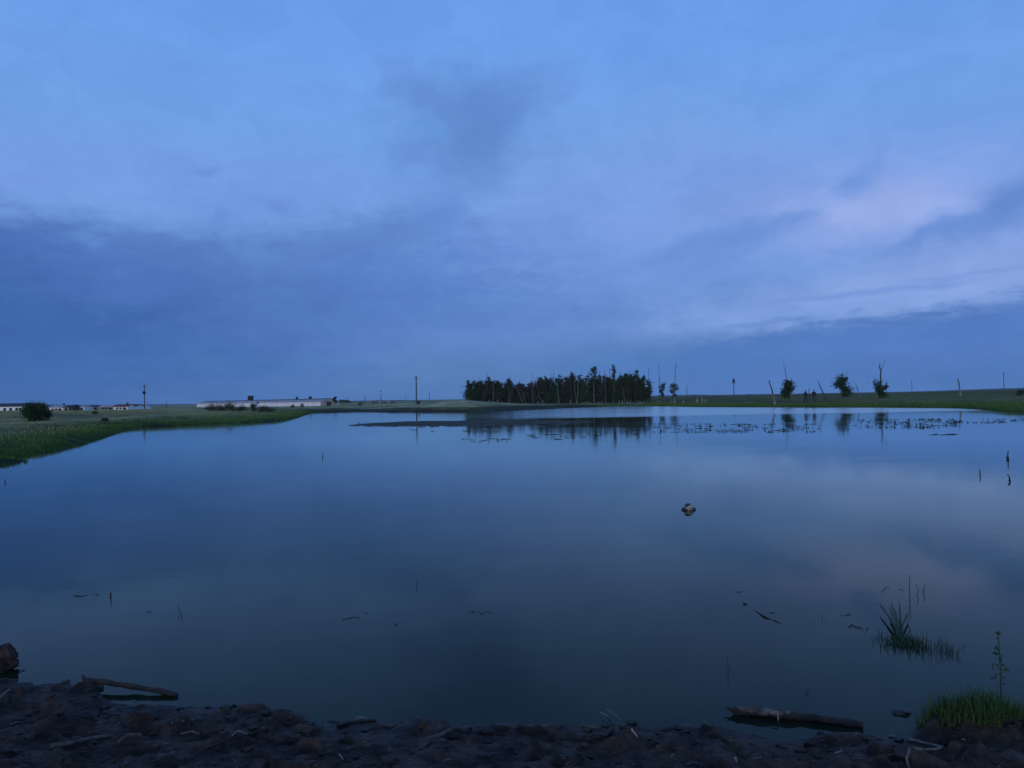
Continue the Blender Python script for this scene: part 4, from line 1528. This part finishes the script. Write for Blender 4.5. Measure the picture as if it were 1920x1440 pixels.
# ------------------------------------------------------------------ plants standing in the lake
def patch(px0, px1, y0, y1, n, h, wd, name='water_plants', label='', taper=True, floatn=0):
    mb = MB()
    u = rng.random(n)
    px_ = px0 + (px1 - px0) * u
    # bunch the sprigs up
    px_ = px_ + 5 * vnoise(px_ * .11, np.zeros(n), 33)
    nrow = max(2, int((y1 - y0) / 3))
    row = rng.integers(0, nrow, n)
    py_ = y0 + (y1 - y0) * (row + .5 + rng.normal(0, .13, n) + .25 * vnoise(px_ * .03, row * 5.3, 34)) / nrow
    keep = vnoise(px_ * .07, row * 7.7, 35) + .4 * vnoise(px_ * .3, row * 3.1, 36) > -.05
    P = np.array([tuple(at(a, b_2)) for a, b_2 in zip(px_[keep], py_[keep])])
    P[:, 2] = -.03
    mb.blades(P, h, wd, .7)
    if floatn:
        for k in range(floatn):
            a, b_2 = rng.uniform(px0, px1), rng.uniform(y0, y1)
            p = at(a, b_2)
            L = rng.uniform(.1, .55)
            mb.tube([(p.x - L / 2, p.y, .0), (p.x - L / 6, p.y + rng.normal(0, .05), .008), (p.x + L / 5, p.y + rng.normal(0, .05), .006), (p.x + L / 2, p.y, .0)], [.004, .011, .010, .004], 5)
    o = mb.build(name, 'reed')
    return tag(o, label, 'water plants', kind='stuff')


patch(855, 952, 822, 830, 480, .09, .02, label='dark sprigs in the water in front of the left part of the grove', floatn=4)
patch(870, 935, 806, 811, 80, .08, .02, label='thin line of sprigs close before the weed mat', floatn=5)
patch(770, 825, 796, 817, 80, .09, .02, label='scattered sprigs in the water near the reflection of the tall pole', floatn=4)
patch(985, 1100, 813, 824, 380, .10, .02, label='broken line of sprigs under the reflection of the middle of the grove', floatn=7)
patch(1110, 1215, 804, 820, 260, .10, .02, label='sprigs under the reflection of the tallest trees', floatn=4)
patch(1205, 1400, 794, 812, 1500, .12, .025, label='wide bed of sprigs in the water right of the grove reflection', floatn=20)
patch(1360, 1540, 794, 811, 1300, .13, .025, label='bed of sprigs below the reflection of the round-crowned tree', floatn=18)
patch(1590, 1800, 786, 803, 1700, .15, .03, label='dense bed of sprigs below the forked half-dead tree', floatn=20)
patch(1740, 1925, 785, 794, 800, .13, .03, label='line of sprigs before the right bank', floatn=10)
patch(1740, 1790, 813.5, 816, 8, .04, .02, label='faint floating line of weed off the right bank', floatn=7)

# weed mat
mb = MB()
cols = np.linspace(655, 1115, 120)
V, Fq = [], []
for k, a in enumerate(cols):
    f = (a - 655) / 460
    top = np.interp(a, [655, 700, 780, 880, 960, 1040, 1115], [797.5, 792.5, 789.5, 787.6, 787.4, 788.5, 791]) + .6 * fbm(np.array([a / 14]), np.array([1.]), 3, 2)[0]
    bot = np.interp(a, [655, 700, 780, 880, 960, 1040, 1115], [799, 799.5, 800.5, 799.5, 797, 794.5, 792.4]) + 1.0 * fbm(np.array([a / 9]), np.array([6.]), 3, 3)[0]
    bot = max(bot, top + .5)
    for q in range(9):
        p = at(a, top + (bot - top) * q / 8)
        hh = .045 * math.sin(math.pi * q / 8) * (.6 + .6 * abs(vnoise(np.array([a / 3.]), np.array([q * .9]), 6)[0])) - .004
        V.append((p.x, p.y, hh))
for k in range(len(cols) - 1):
    for q in range(8):
        a = k * 9 + q
        Fq.append((a, a + 1, a + 10, a + 9))
mb.add(V, Fq)
P = []
for k in range(900):
    a = rng.uniform(670, 1000)
    p = at(a, np.interp(a, [670, 780, 1000], [796, 796, 793]) + rng.normal(0, 2.2))
    P.append((p.x, p.y, 0))
mb.blades(np.array(P), .13, .03, 1.0)
o = mb.build('weed_mat', 'weedmat', smooth=True)
tag(o, 'long low mat of brown weed lying on the water before the grove', 'water weed', kind='stuff')


def sprig(name, parts, mat, label, cat, r=.003, group=None, D_=None):
    """thin stems through photo points; each point is (px, py, height above water at that point's foot)"""
    mb = MB()
    for stem in parts:
        foot = at(stem[0][0], stem[0][1])
        pts = [np.array(foot) - np.array((0, 0, .04))]
        for a, b_2 in stem:
            pts.append(np.array(far(a, b_2, foot.y)))
        mb.tube(pts, [r] + [r * (1 - .7 * k / len(stem)) for k in range(len(stem))], 5)
    o = mb.build(name, mat)
    return tag(o, label, cat, group)


sprig('water_reed', [[(1891, 862), (1889.5, 853), (1890.5, 845)], [(1889, 861), (1887, 856)]], 'reed', 'broken reed upright in the water near the right edge, farther of two', 'reed', .018)
sprig('water_reed', [[(1892.5, 900), (1893, 895), (1889, 889)], [(1894, 903), (1892.5, 896)]], 'reed', 'bent dark reed in the water near the right edge, nearer of two', 'reed', .015)
sprig('water_reed', [[(1838, 892), (1837, 880)]], 'reed', 'single thin upright reed left of the bent ones near the right edge', 'reed', .012)
sprig('water_reed', [[(605, 857), (605, 849)]], 'reed', 'tiny upright reed alone in the water off the tip of the left bank', 'reed', .015)
sprig('water_reed', [[(10, 905), (9, 898)]], 'reed', 'faint short reed at the left edge of the water', 'reed', .01)
sprig('water_reed', [[(1706, 1118), (1705, 1098), (1706, 1076)], [(1719, 1116), (1722, 1108), (1718, 1096)], [(1731, 1112), (1734, 1096)], [(1713, 1117), (1709, 1120)]], 'reed',
      'tall thin reeds behind the green clump on the right', 'reed', .0035)
sprig('water_reed', [[(1702, 1166), (1704, 1152), (1706, 1128)]], 'reed', 'slim reed rising from beside the green clump', 'reed', .0022)
sprig('water_reed', [[(207, 1117), (206, 1112), (204, 1113)], [(208, 1122), (208, 1108)]], 'reed', 'short bent stalk in the water on the left, beside floating leaves', 'reed', .0045)
sprig('water_reed', [[(336, 1148), (334, 1134)], [(341, 1155), (339, 1144)]], 'reed', 'pair of faint stalks in the water left of centre', 'reed', .0025)
sprig('water_reed', [[(781.5, 1100), (781.5, 1088)]], 'reed', 'single thin stalk in the middle of the near water', 'reed', .003)
sprig('water_reed', [[(1365, 1262), (1364, 1232)], [(1368, 1256), (1366, 1244)]], 'reed', 'faint stalk in the water above the right log', 'reed', .0016)
sprig('water_reed', [[(1511, 1300), (1510, 1291)], [(1514, 1300), (1516, 1291)]], 'reed', 'tiny forked stalk in the water above the middle of the right log', 'reed', .002)
sprig('water_reed', [[(1542, 1160), (1541, 1152)], [(1549, 1164), (1548, 1161)]], 'reed', 'tiny dark speck of stalk left of the drowned leaves', 'reed', .002)


def floater(pts, label, r=.006, mat='reed', name='floating_leaf', cat='water plant', dip=None, group=None, extra=0):
    mb = MB()
    r = r * .72
    W_ = []
    for k, (a, b_2) in enumerate(pts):
        p = at(a, b_2)
        W_.append(np.array((p.x, p.y, (dip[k] if dip else (-.001, .002)[k % 2]) - .25 * r)))
    rr = [r * (.35 + .65 * math.sin(math.pi * (k + .6) / (len(pts) + .2))) for k in range(len(pts))]
    mb.tube(W_, rr, 6, 0, .2)
    for k in range(extra):
        p = W_[int(rng.integers(0, len(W_)))]
        q_ = p + np.append(rng.normal(0, .013, 2), .001)
        an_, L = rng.uniform(0, 6.28), rng.uniform(.5, 1.2) * r * 1.6
        ring_ = [(q_[0] + L * math.cos(an_) * a_1 - L * .45 * math.sin(an_) * b_1, q_[1] + L * math.sin(an_) * a_1 + L * .45 * math.cos(an_) * b_1, q_[2] + c_1)
                 for a_1, b_1, c_1 in ((-1, 0, .002), (-.3, -1, .0), (.6, -.7, .003), (1.1, .1, .005), (.4, .9, .001), (-.5, .8, .004))]
        mb.add(ring_, [(0, 1, 2, 3), (0, 3, 4, 5)])
    o = mb.build(name, mat)
    return tag(o, label, cat, group)


floater([(135, 1116), (145, 1118), (155, 1118.5), (163, 1116)], 'dark floating leaf cluster at the left of the near water', .009, extra=6)
floater([(176, 1114), (182, 1115)], 'small floating leaf between the leaf cluster and the bent stalk', .006, extra=2)
floater([(270, 1150), (280, 1147), (288, 1148)], 'faint drowned leaf left of the pair of stalks', .004, extra=2)
floater([(642, 1162), (655, 1160), (664, 1157), (672, 1160)], 'faint drowned sprig left of centre in the near water', .006, extra=8)
floater([(680, 1149), (688, 1150)], 'small leaf above the faint drowned sprig', .004, extra=2)
floater([(741, 1174), (744, 1171), (745, 1169)], 'small dark clot floating in the middle of the near water', .010, extra=3)
floater([(878, 1149), (886, 1147), (893, 1148)], 'small curled sprig floating right of centre, left piece', .004, extra=5)
floater([(898, 1147), (903, 1152), (910, 1147), (920, 1150)], 'curled sprig floating right of centre, right piece', .005, extra=8)
floater([(1375, 1109), (1386, 1110.5), (1396, 1107)], 'thin curved twig floating above the broken stick', .004)
floater([(1393, 1132), (1398, 1133), (1404, 1137)], 'dark knob-ended tip of a stick poking out of the water', .010, mat='log', name='floating_stick', cat='stick', dip=[.012, .006, -.004])
floater([(1416, 1145), (1424, 1151), (1433, 1157), (1440, 1160), (1446, 1161), (1455, 1165), (1467, 1171)],
        'long dark broken stick floating slantwise in the near water', .012, mat='log', name='floating_stick', cat='stick', dip=[.001, .004, .008, .004, -.004, .004, -.002], extra=2)
floater([(1441, 1146), (1447, 1150), (1453, 1148)], 'small leaf scrap floating by the broken stick', .006, extra=3)
floater([(1583, 1154), (1590, 1153), (1596, 1150)], 'small dark leaf floating left of the green clump', .006, extra=4)
floater([(1591, 1176), (1596, 1172), (1605, 1176), (1614, 1178)], 'cluster of dark drowned leaves left of the green clump', .009, extra=14)
floater([(1625, 1184), (1626, 1178)], 'short dark stalk right of the drowned leaves', .006, extra=2)
floater([(1650, 1113), (1659, 1104), (1664, 1100), (1668, 1102)], 'dark leaf with a long thin stem behind the green clump', .005, extra=3)
floater([(1684, 1106), (1690, 1105), (1693, 1107)], 'small leaf scrap behind the green clump', .004, extra=3)

# green clump standing in the water on the right
c0 = at(1690, 1207)
mb = MB()
n = 420
P = np.stack([c0.x + .02 + rng.normal(0, .075, n), c0.y + rng.normal(0, .08, n), np.full(n, -.02)], 1)
mb.blades(P, .095, .006, 1.1, 4, 0, .4)
for tx_, ty_, zt_ in ((1649, 1132, .05), (1671, 1131, .07), (1686, 1130, .06), (1702, 1150, .04), (1662, 1150, .05), (1679, 1146, .08), (1668, 1140, .05)):
    tip = np.array(at(tx_, ty_, zt_))
    b0 = np.array((c0.x + rng.normal(0, .015), c0.y, -.01))
    mid = (b0 + tip) / 2 + np.array((rng.normal(0, .01), 0, .025))
    mb.tube([b0, b0 + (mid - b0) * .6, mid, tip + (mid - tip) * .3, tip], [.005, .007, .007, .006, .003], 5)
    mb.blades(np.array([mid, tip + (mid - tip) * .4, tip + (mid - tip) * .1]), .04, .006, .9, 3)
o = mb.build('water_grass_clump', 'clumpgreen')
tag(o, 'dark green clump of grass with long fingers standing in the water on the right', 'grass clump')
mb = MB()
n = 230
uu = rng.random(n)
P = np.array([tuple(at(1715 + 95 * a, 1215 + 10 * a + rng.normal(0, 6))) for a in uu])
P[:, 2] = -.02
P = P[vnoise(P[:, 0] * 28, P[:, 1] * 3, 4) > -.3]
mb.blades(P, .10, .004, .7, 3)
o = mb.build('water_sprouts', 'reed')
tag(o, 'thin dark sprouts standing in the water right of the green clump', 'water plants', kind='stuff')

# grass tuft on the mud at the right
mb = MB()
n = 2400
a_ = rng.uniform(0, 6.283, n)
r_1 = np.sqrt(rng.random(n))
edge_ = 1 + .3 * np.sin(a_ * 3 + 1) + .2 * np.sin(a_ * 7)
X = tuft_c.x + .03 + .27 * r_1 * np.cos(a_) * edge_
Y = tuft_c.y + .02 + .10 * r_1 * np.sin(a_) * edge_
Zt = np.array([mudz_at(x, y) for x, y in zip(X, Y)])
Q_ = np.stack([X, Y, Zt - .01], 1)
mb.blades(Q_[:1500], .145, .005, 1.1, 4, 0, .55)
mb.blades(Q_[1500:2050], .10, .0045, 1.9, 4, 0, .9)
mb.blades(Q_[2050:], .13, .0035, 1.8, 4, 1, .8)
mb.blades(Q_[:90], .20, .004, .7, 4, 0, .3)
o = mb.build('grass_tuft', ['grass', 'deadblade'])
tag(o, 'bright green grass tuft on the mud at the lower right', 'grass tuft')
# the tall weed beside it
b_ = at(1876, 1300, .0)
root = thing('tall_weed', b_, 'tall feathery weed stalk rising out of the water behind the grass tuft', 'weed')
mb = MB()
top = np.array(far(1872, 1182, b_.y) - b_)
sp_ = [np.array((0, 0, -.05)), top * .35 + np.array((.006, 0, 0)), top * .7, top]
mb.tube(sp_, [.004, .0035, .003, .0012], 6)
mb.build('stem', 'clumpgreen', root)
mb = MB()
ts = rng.uniform(.12, 1, 90)
P = top[None, :] * ts[:, None] + rng.normal(0, 1, (90, 3)) * (np.array((.022, .022, .012)) * (1.15 - ts[:, None]))
mb.leaves(P[:64], .013)
mb.build('foliage', 'clumpgreen', root)


# ------------------------------------------------------------------ logs, stump, stone, sticks on the mud
def log(p0, p1, r0_, r1_, label, seg=26, bend=(0, 0, 0), sides=14, name='log', ends=True):
    root = thing(name, p0, label, 'log')
    v_ = np.array(p1) - np.array(p0)
    mb = MB()
    pts, rad = [], []
    for k in range(seg + 1):
        f = k / seg
        p = v_ * f + np.array(bend) * math.sin(math.pi * f) + np.array((0, vnoise(np.array([f * 7.]), np.array([1.]), 5)[0], vnoise(np.array([f * 9.]), np.array([4.]), 5)[0])) * r0_ * .25
        pts.append(p)
        rad.append((r0_ + (r1_ - r0_) * f) * (1 + .16 * vnoise(np.array([f * 13.]), np.array([9.]), 5)[0]))
    rad[0] *= .55
    rad[-1] *= .9
    mb.tube(pts, rad, sides, 0, .10)
    mb.build('bark', 'log', root, smooth=False)
    return root, pts, rad


# right log
pA, pB = at(1372, 1331, .022), at(1618, 1360, .012)
lg, pts, rad = log(pA, pB, .025, .017, 'dark waterlogged log lying in the shallows at the lower right, bark half gone', bend=(0, .012, 0))
mb = MB()
V, Fq = [], []
ring = 7
for k in range(1, 13):
    p, r_1 = pts[k], rad[k] * 1.06
    wv_ = math.sin(math.pi * (k - .5) / 12) ** .5
    for q in range(ring):
        th = R(65 + (-70 + 120 * q / (ring - 1)) * wv_ + 12 * math.sin(k * 1.7))
        V.append(p + np.array((0, -math.cos(th) * r_1, math.sin(th) * r_1 * 1.02)))
for k in range(11):
    for q in range(ring - 1):
        a = k * ring + q
        Fq.append((a, a + 1, a + ring + 1, a + ring))
mb.add(V, Fq)
mb.build('bare_wood', 'barewood', lg)
for k, (d, L) in enumerate((((-.6, -.2, .7), .05), ((-1, .1, -.05), .05), ((-.8, -.5, .2), .04))):
    mb = MB()
    mb.tube(limb_path(pts[0] + np.array((.01, 0, .01 * (k - 1))), d, L, 3, .2, 0), [.008, .006, .004, .002], 5)
    mb.build('splinter', 'log', lg)
mb = MB()
q0 = pts[9] + np.array((0, -rad[9], rad[9] * .6))
mb.tube([q0 + np.array((-.035, -.004, .005)), q0 + np.array((.0, -.008, .012)), q0 + np.array((.004, -.010, -.005)), q0 + np.array((.004, -.012, -.045))], [.003, .004, .004, .003], 5)
o = mb.build('straw_bit', 'straw', loc=None)
o.location = pA
tag(o, 'bent pale straw caught on the middle of the right log', 'straw')
# left log
p0, p1 = at(158, 1274, .050), at(332, 1303, .008)
lg, pts, rad = log(p0, p1, .0165, .014, 'thin dark log reaching from the mud over the water at the lower left', bend=(.0, .0, .004))
mb = MB()
mb.tube(limb_path(pts[0], (-.3, .1, 1), .03, 3, .2, 0), [.012, .010, .007, .004], 5)
mb.build('splinter', 'stump', lg)
mb = MB()
mb.tube(limb_path(pts[15] + np.array((0, 0, rad[15])), (-.5, 0, .8), .02, 3, .2, 0), [.005, .004, .003, .002], 5)
mb.build('splinter', 'logpale', lg)

# stump at the left edge
b_ = at(4, 1256)
mb = MB()
V, Fq = [], []
nu, nv = 40, 22
for j_ in range(nv + 1):
    ph = math.pi * j_ / nv
    for k in range(nu):
        th = 2 * math.pi * k / nu
        x_, y_, z_ = math.sin(ph) * math.cos(th), math.sin(ph) * math.sin(th), math.cos(ph)
        rr_ = 1 + .20 * fbm(np.array([x_ * 2.6 + z_ * 2 + 5]), np.array([y_ * 2.6 - z_ * 1.7]), 5, 12)[0]
        rr_ -= .22 * math.exp(-((z_ - .05 + .15 * math.sin(th * 2)) / .10) ** 2)
        V.append((x_ * .10 * rr_, y_ * .095 * rr_, .065 + z_ * .09 * rr_))
for j_ in range(nv):
    for k in range(nu):
        a, b2 = j_ * nu + k, j_ * nu + (k + 1) % nu
        Fq.append((a, a + nu, b2 + nu, b2))
mb.add(V, Fq)
o = mb.build('rotten_stump', 'stump', smooth=False)
o.location = b_
tag(o, 'round rotten brown stump at the left edge of the near shore', 'stump')
floater([(36, 1262), (42, 1258), (47, 1256)], 'dark twig in the water at the foot of the rotten stump', .006, mat='log', name='twig', cat='twig', extra=4)
sprig('straw_bit', [[(37, 1254), (36, 1246)]], 'straw', 'short pale straw upright against the rotten stump', 'straw', .004)

# pale stone in the open water
b_ = at(1291, 956)
root = thing('lake_stone', b_, 'pale stone with a dark wet cap poking out of the open water', 'stone')


def lump(c, s_, seed, amp=.22, nu=22, nv=14, pw=1.0):
    mb = MB()
    V, Fq = [], []
    for j_ in range(nv + 1):
        ph = math.pi * j_ / nv
        for k in range(nu):
            th = 2 * math.pi * k / nu
            x_, y_, z_ = math.sin(ph) * math.cos(th), math.sin(ph) * math.sin(th), math.cos(ph)
            rr_ = 1 + amp * fbm(np.array([x_ * 1.3 + z_ + seed]), np.array([y_ * 1.3 - z_ * .7]), 3, seed)[0]
            V.append((c[0] + x_ * s_[0] * rr_, c[1] + y_ * s_[1] * rr_, c[2] + z_ * s_[2] * rr_))
    for j_ in range(nv):
        for k in range(nu):
            a, b2 = j_ * nu + k, j_ * nu + (k + 1) % nu
            Fq.append((a, a + nu, b2 + nu, b2))
    mb.add(V, Fq)
    return mb


lump((.006, 0, .03), (.066, .06, .052), 3).build('pale_rock', 'stone', root)
lump((-.006, .0, .068), (.050, .045, .030), 8).build('wet_cap', 'stonewet', root)
lump((-.050, 0, .008), (.048, .05, .032), 5).build('wet_foot', 'stonewet', root)
lump((.062, .01, .016), (.046, .03, .022), 6).build('wet_foot', 'stonewet', root)

# small wet rock off the tuft
b_ = at(1690, 1336)
o = lump((0, 0, 0), (.05, .035, .022), 11).build('mud_clod', 'stonewet')
o.location = b_
tag(o, 'dark wet clod in the shallows left of the grass tuft', 'clod')

# named sticks and straws on the mud


def ground_stick(pts, r, label, mat='twig', name='stick', cat='stick', lift=.006, taper=.6):
    W_ = [np.array(on_mud(a, b_2)) + np.array((0, 0, lift)) for a, b_2 in pts]
    mb = MB()
    fine_ = []
    for a, b2 in zip(W_[:-1], W_[1:]):
        for k in range(4):
            fine_.append(a + (b2 - a) * k / 4 + rng.normal(0, .12, 3) * r)
    fine_.append(W_[-1])
    # a straight rigid stick rests on the highest clods, so smooth its heights
    zz = np.array([p[2] for p in fine_])
    for _ in range(6):
        zz[1:-1] = np.maximum((zz[:-2] + zz[2:]) / 2, zz[1:-1] * .5 + (zz[:-2] + zz[2:]) / 4)
    for p, z_ in zip(fine_, zz):
        p[2] = z_
    mb.tube(fine_, [r * (1 - taper * k / len(fine_)) for k in range(len(fine_))], 7, 0, .15)
    o = mb.build(name, mat)
    return tag(o, label, cat)


ground_stick([(1703, 1388), (1735, 1395), (1767, 1404), (1755, 1409), (1720, 1414), (1665, 1419)], .0075, 'pale branch bent sharply back on itself on the mud below the grass tuft')
ground_stick([(1728, 1423), (1706, 1426), (1700, 1431), (1706, 1448)], .008, 'pale crooked stick at the bottom edge below the bent branch')
ground_stick([(1667, 1381), (1680, 1382)], .005, 'short straight white bit of wood left of the bent branch', 'straw')
ground_stick([(1565, 1417), (1580, 1410)], .004, 'short pale straw on the mud right of the white chip', 'straw')
ground_stick([(1378, 1420), (1381, 1427)], .008, 'upright white chip on the mud below the left end of the right log', 'straw', 'wood_chip', 'chip')
ground_stick([(798, 1392), (822, 1381), (850, 1372), (884, 1366)], .012, 'dark split stick lying over the clods left of centre', 'logpale', taper=.3)
ground_stick([(632, 1364), (655, 1358), (680, 1354), (706, 1353)], .010, 'flat dark slab of bark at the edge of the water left of centre', 'log', 'bark_slab', 'bark', taper=.2)
ground_stick([(668, 1350), (688, 1349)], .004, 'white sliver on top of the bark slab', 'straw', 'wood_sliver', 'sliver', lift=.012)
ground_stick([(1092, 1362), (1112, 1368), (1140, 1372)], .010, 'pale weathered twig at the water edge in the middle', 'logpale', taper=.4)
ground_stick([(1127, 1343), (1143, 1352)], .0022, 'fine pale reed stem jutting over the water in the middle', 'straw', 'straw_bit', 'straw', .02)
ground_stick([(1138, 1337), (1166, 1357)], .0022, 'longer fine pale reed stem crossing behind the other in the middle', 'straw', 'straw_bit', 'straw', .022)
ground_stick([(1184, 1381), (1196, 1387)], .006, 'short tan chip on the mud right of the reed stems', 'straw', 'wood_chip', 'chip')
ground_stick([(95, 1405), (130, 1398), (170, 1390), (210, 1383)], .013, 'long pale flake of dried mud and bark at the lower left', 'logpale', 'bark_slab', 'bark', .01, .4)
ground_stick([(220, 1398), (240, 1390), (265, 1385)], .012, 'pale torn flake right of the long one at the lower left', 'logpale', 'bark_slab', 'bark', .01, .4)
ground_stick([(297, 1425), (315, 1420), (330, 1415)], .015, 'pale grey flake with a dark hollow under it at the lower left', 'logpale', 'bark_slab', 'bark', .01, .3)
ground_stick([(340, 1380), (360, 1376), (374, 1380)], .0025, 'thin pale straw bent like a roof on the mud at the left', 'straw', 'straw_bit', 'straw', .012)
ground_stick([(434, 1385), (446, 1377), (464, 1386)], .0025, 'second thin straw bent like a roof, right of the first', 'straw', 'straw_bit', 'straw', .012)
ground_stick([(0, 1310.5), (19, 1310.5)], .003, 'pale straw lying level at the left edge of the mud', 'straw', 'straw_bit', 'straw', .01)
ground_stick([(636, 1418), (643, 1428)], .004, 'short white straw stub on the mud left of centre', 'straw', 'straw_bit', 'straw', .01)
ground_stick([(670, 1394), (684, 1394)], .005, 'small pale chip on the mud below the bark slab', 'straw', 'wood_chip', 'chip', .008)
ground_stick([(1285, 1438), (1300, 1434), (1322, 1432)], .007, 'pale splinter at the bottom edge right of the middle', 'logpale', 'wood_chip', 'chip', .008)
# scraps nobody could count
mb = MB()
for k in range(300):
    a, b_2 = rng.uniform(-20, 1940), rng.uniform(1335, 1445)
    p = on_mud(a, b_2)
    if p.z <= .006 or not (2.2 < p.y < 5.2):
        continue
    th, L, rr_ = rng.uniform(0, 3.14), .007 + .045 * rng.random() ** 2.2, .0007 + .0018 * rng.random() ** 2
    d = np.array((math.cos(th), math.sin(th) * .7, rng.normal(0, .12))) * L / 2
    c_1 = np.array(p) + np.array((0, 0, .004))
    mb.tube([c_1 - d, c_1 + np.array((0, 0, rng.uniform(0, .006))), c_1 + d], [rr_, rr_ * 1.1, rr_ * .7], 4)
o = mb.build('plant_litter', 'litter')
tag(o, 'tiny scraps of straw and chaff strewn over the mud', 'litter', kind='stuff')
mb = MB()
for k in range(380):
    a, b_2 = rng.uniform(-60, 1980), rng.uniform(1270, 1450)
    p = on_mud(a, b_2)
    if p.z <= .001 or not (2.2 < p.y < 5.2):
        continue
    s_ = rng.uniform(.006, .022) * (1 + .8 * (rng.random() < .1))
    v8 = np.array([(x, y, z) for x in (-1, 1) for y in (-1, 1) for z in (-1, 1)], float) + rng.normal(0, .28, (8, 3))
    an = rng.uniform(0, 6.28)
    v8 = v8 @ np.array(((math.cos(an), -math.sin(an), 0), (math.sin(an), math.cos(an), 0), (0, 0, .6)))
    mb.add(v8 * s_ + np.array(p), [(0, 1, 3, 2), (4, 6, 7, 5), (0, 4, 5, 1), (2, 3, 7, 6), (0, 2, 6, 4), (1, 5, 7, 3)])
o = mb.build('mud_crumbs', mm)
tag(o, 'loose crumbs of mud on the near shore', 'mud', kind='stuff')


# ------------------------------------------------------------------ the air
mb = MB()
mb.box((0, 700, 20), (4400, 3000, 44))
hz = mb.build('haze', 'leaf')
hm = bpy.data.materials.new('haze')
hm.use_nodes = True
t = NT(hm.node_tree)
t.n.remove(t.n['Principled BSDF'])
pv = t.new('ShaderNodeVolumePrincipled')
pv.inputs['Color'].default_value = (.70, .86, 1.0, 1)
pv.inputs['Density'].default_value = .00011
pv.inputs['Anisotropy'].default_value = 0.0
t.l.new(pv.outputs[0], t.n['Material Output'].inputs['Volume'])
hz.data.materials.clear()
hz.data.materials.append(hm)
tag(hz, 'thin evening haze over the plain', kind='stuff')
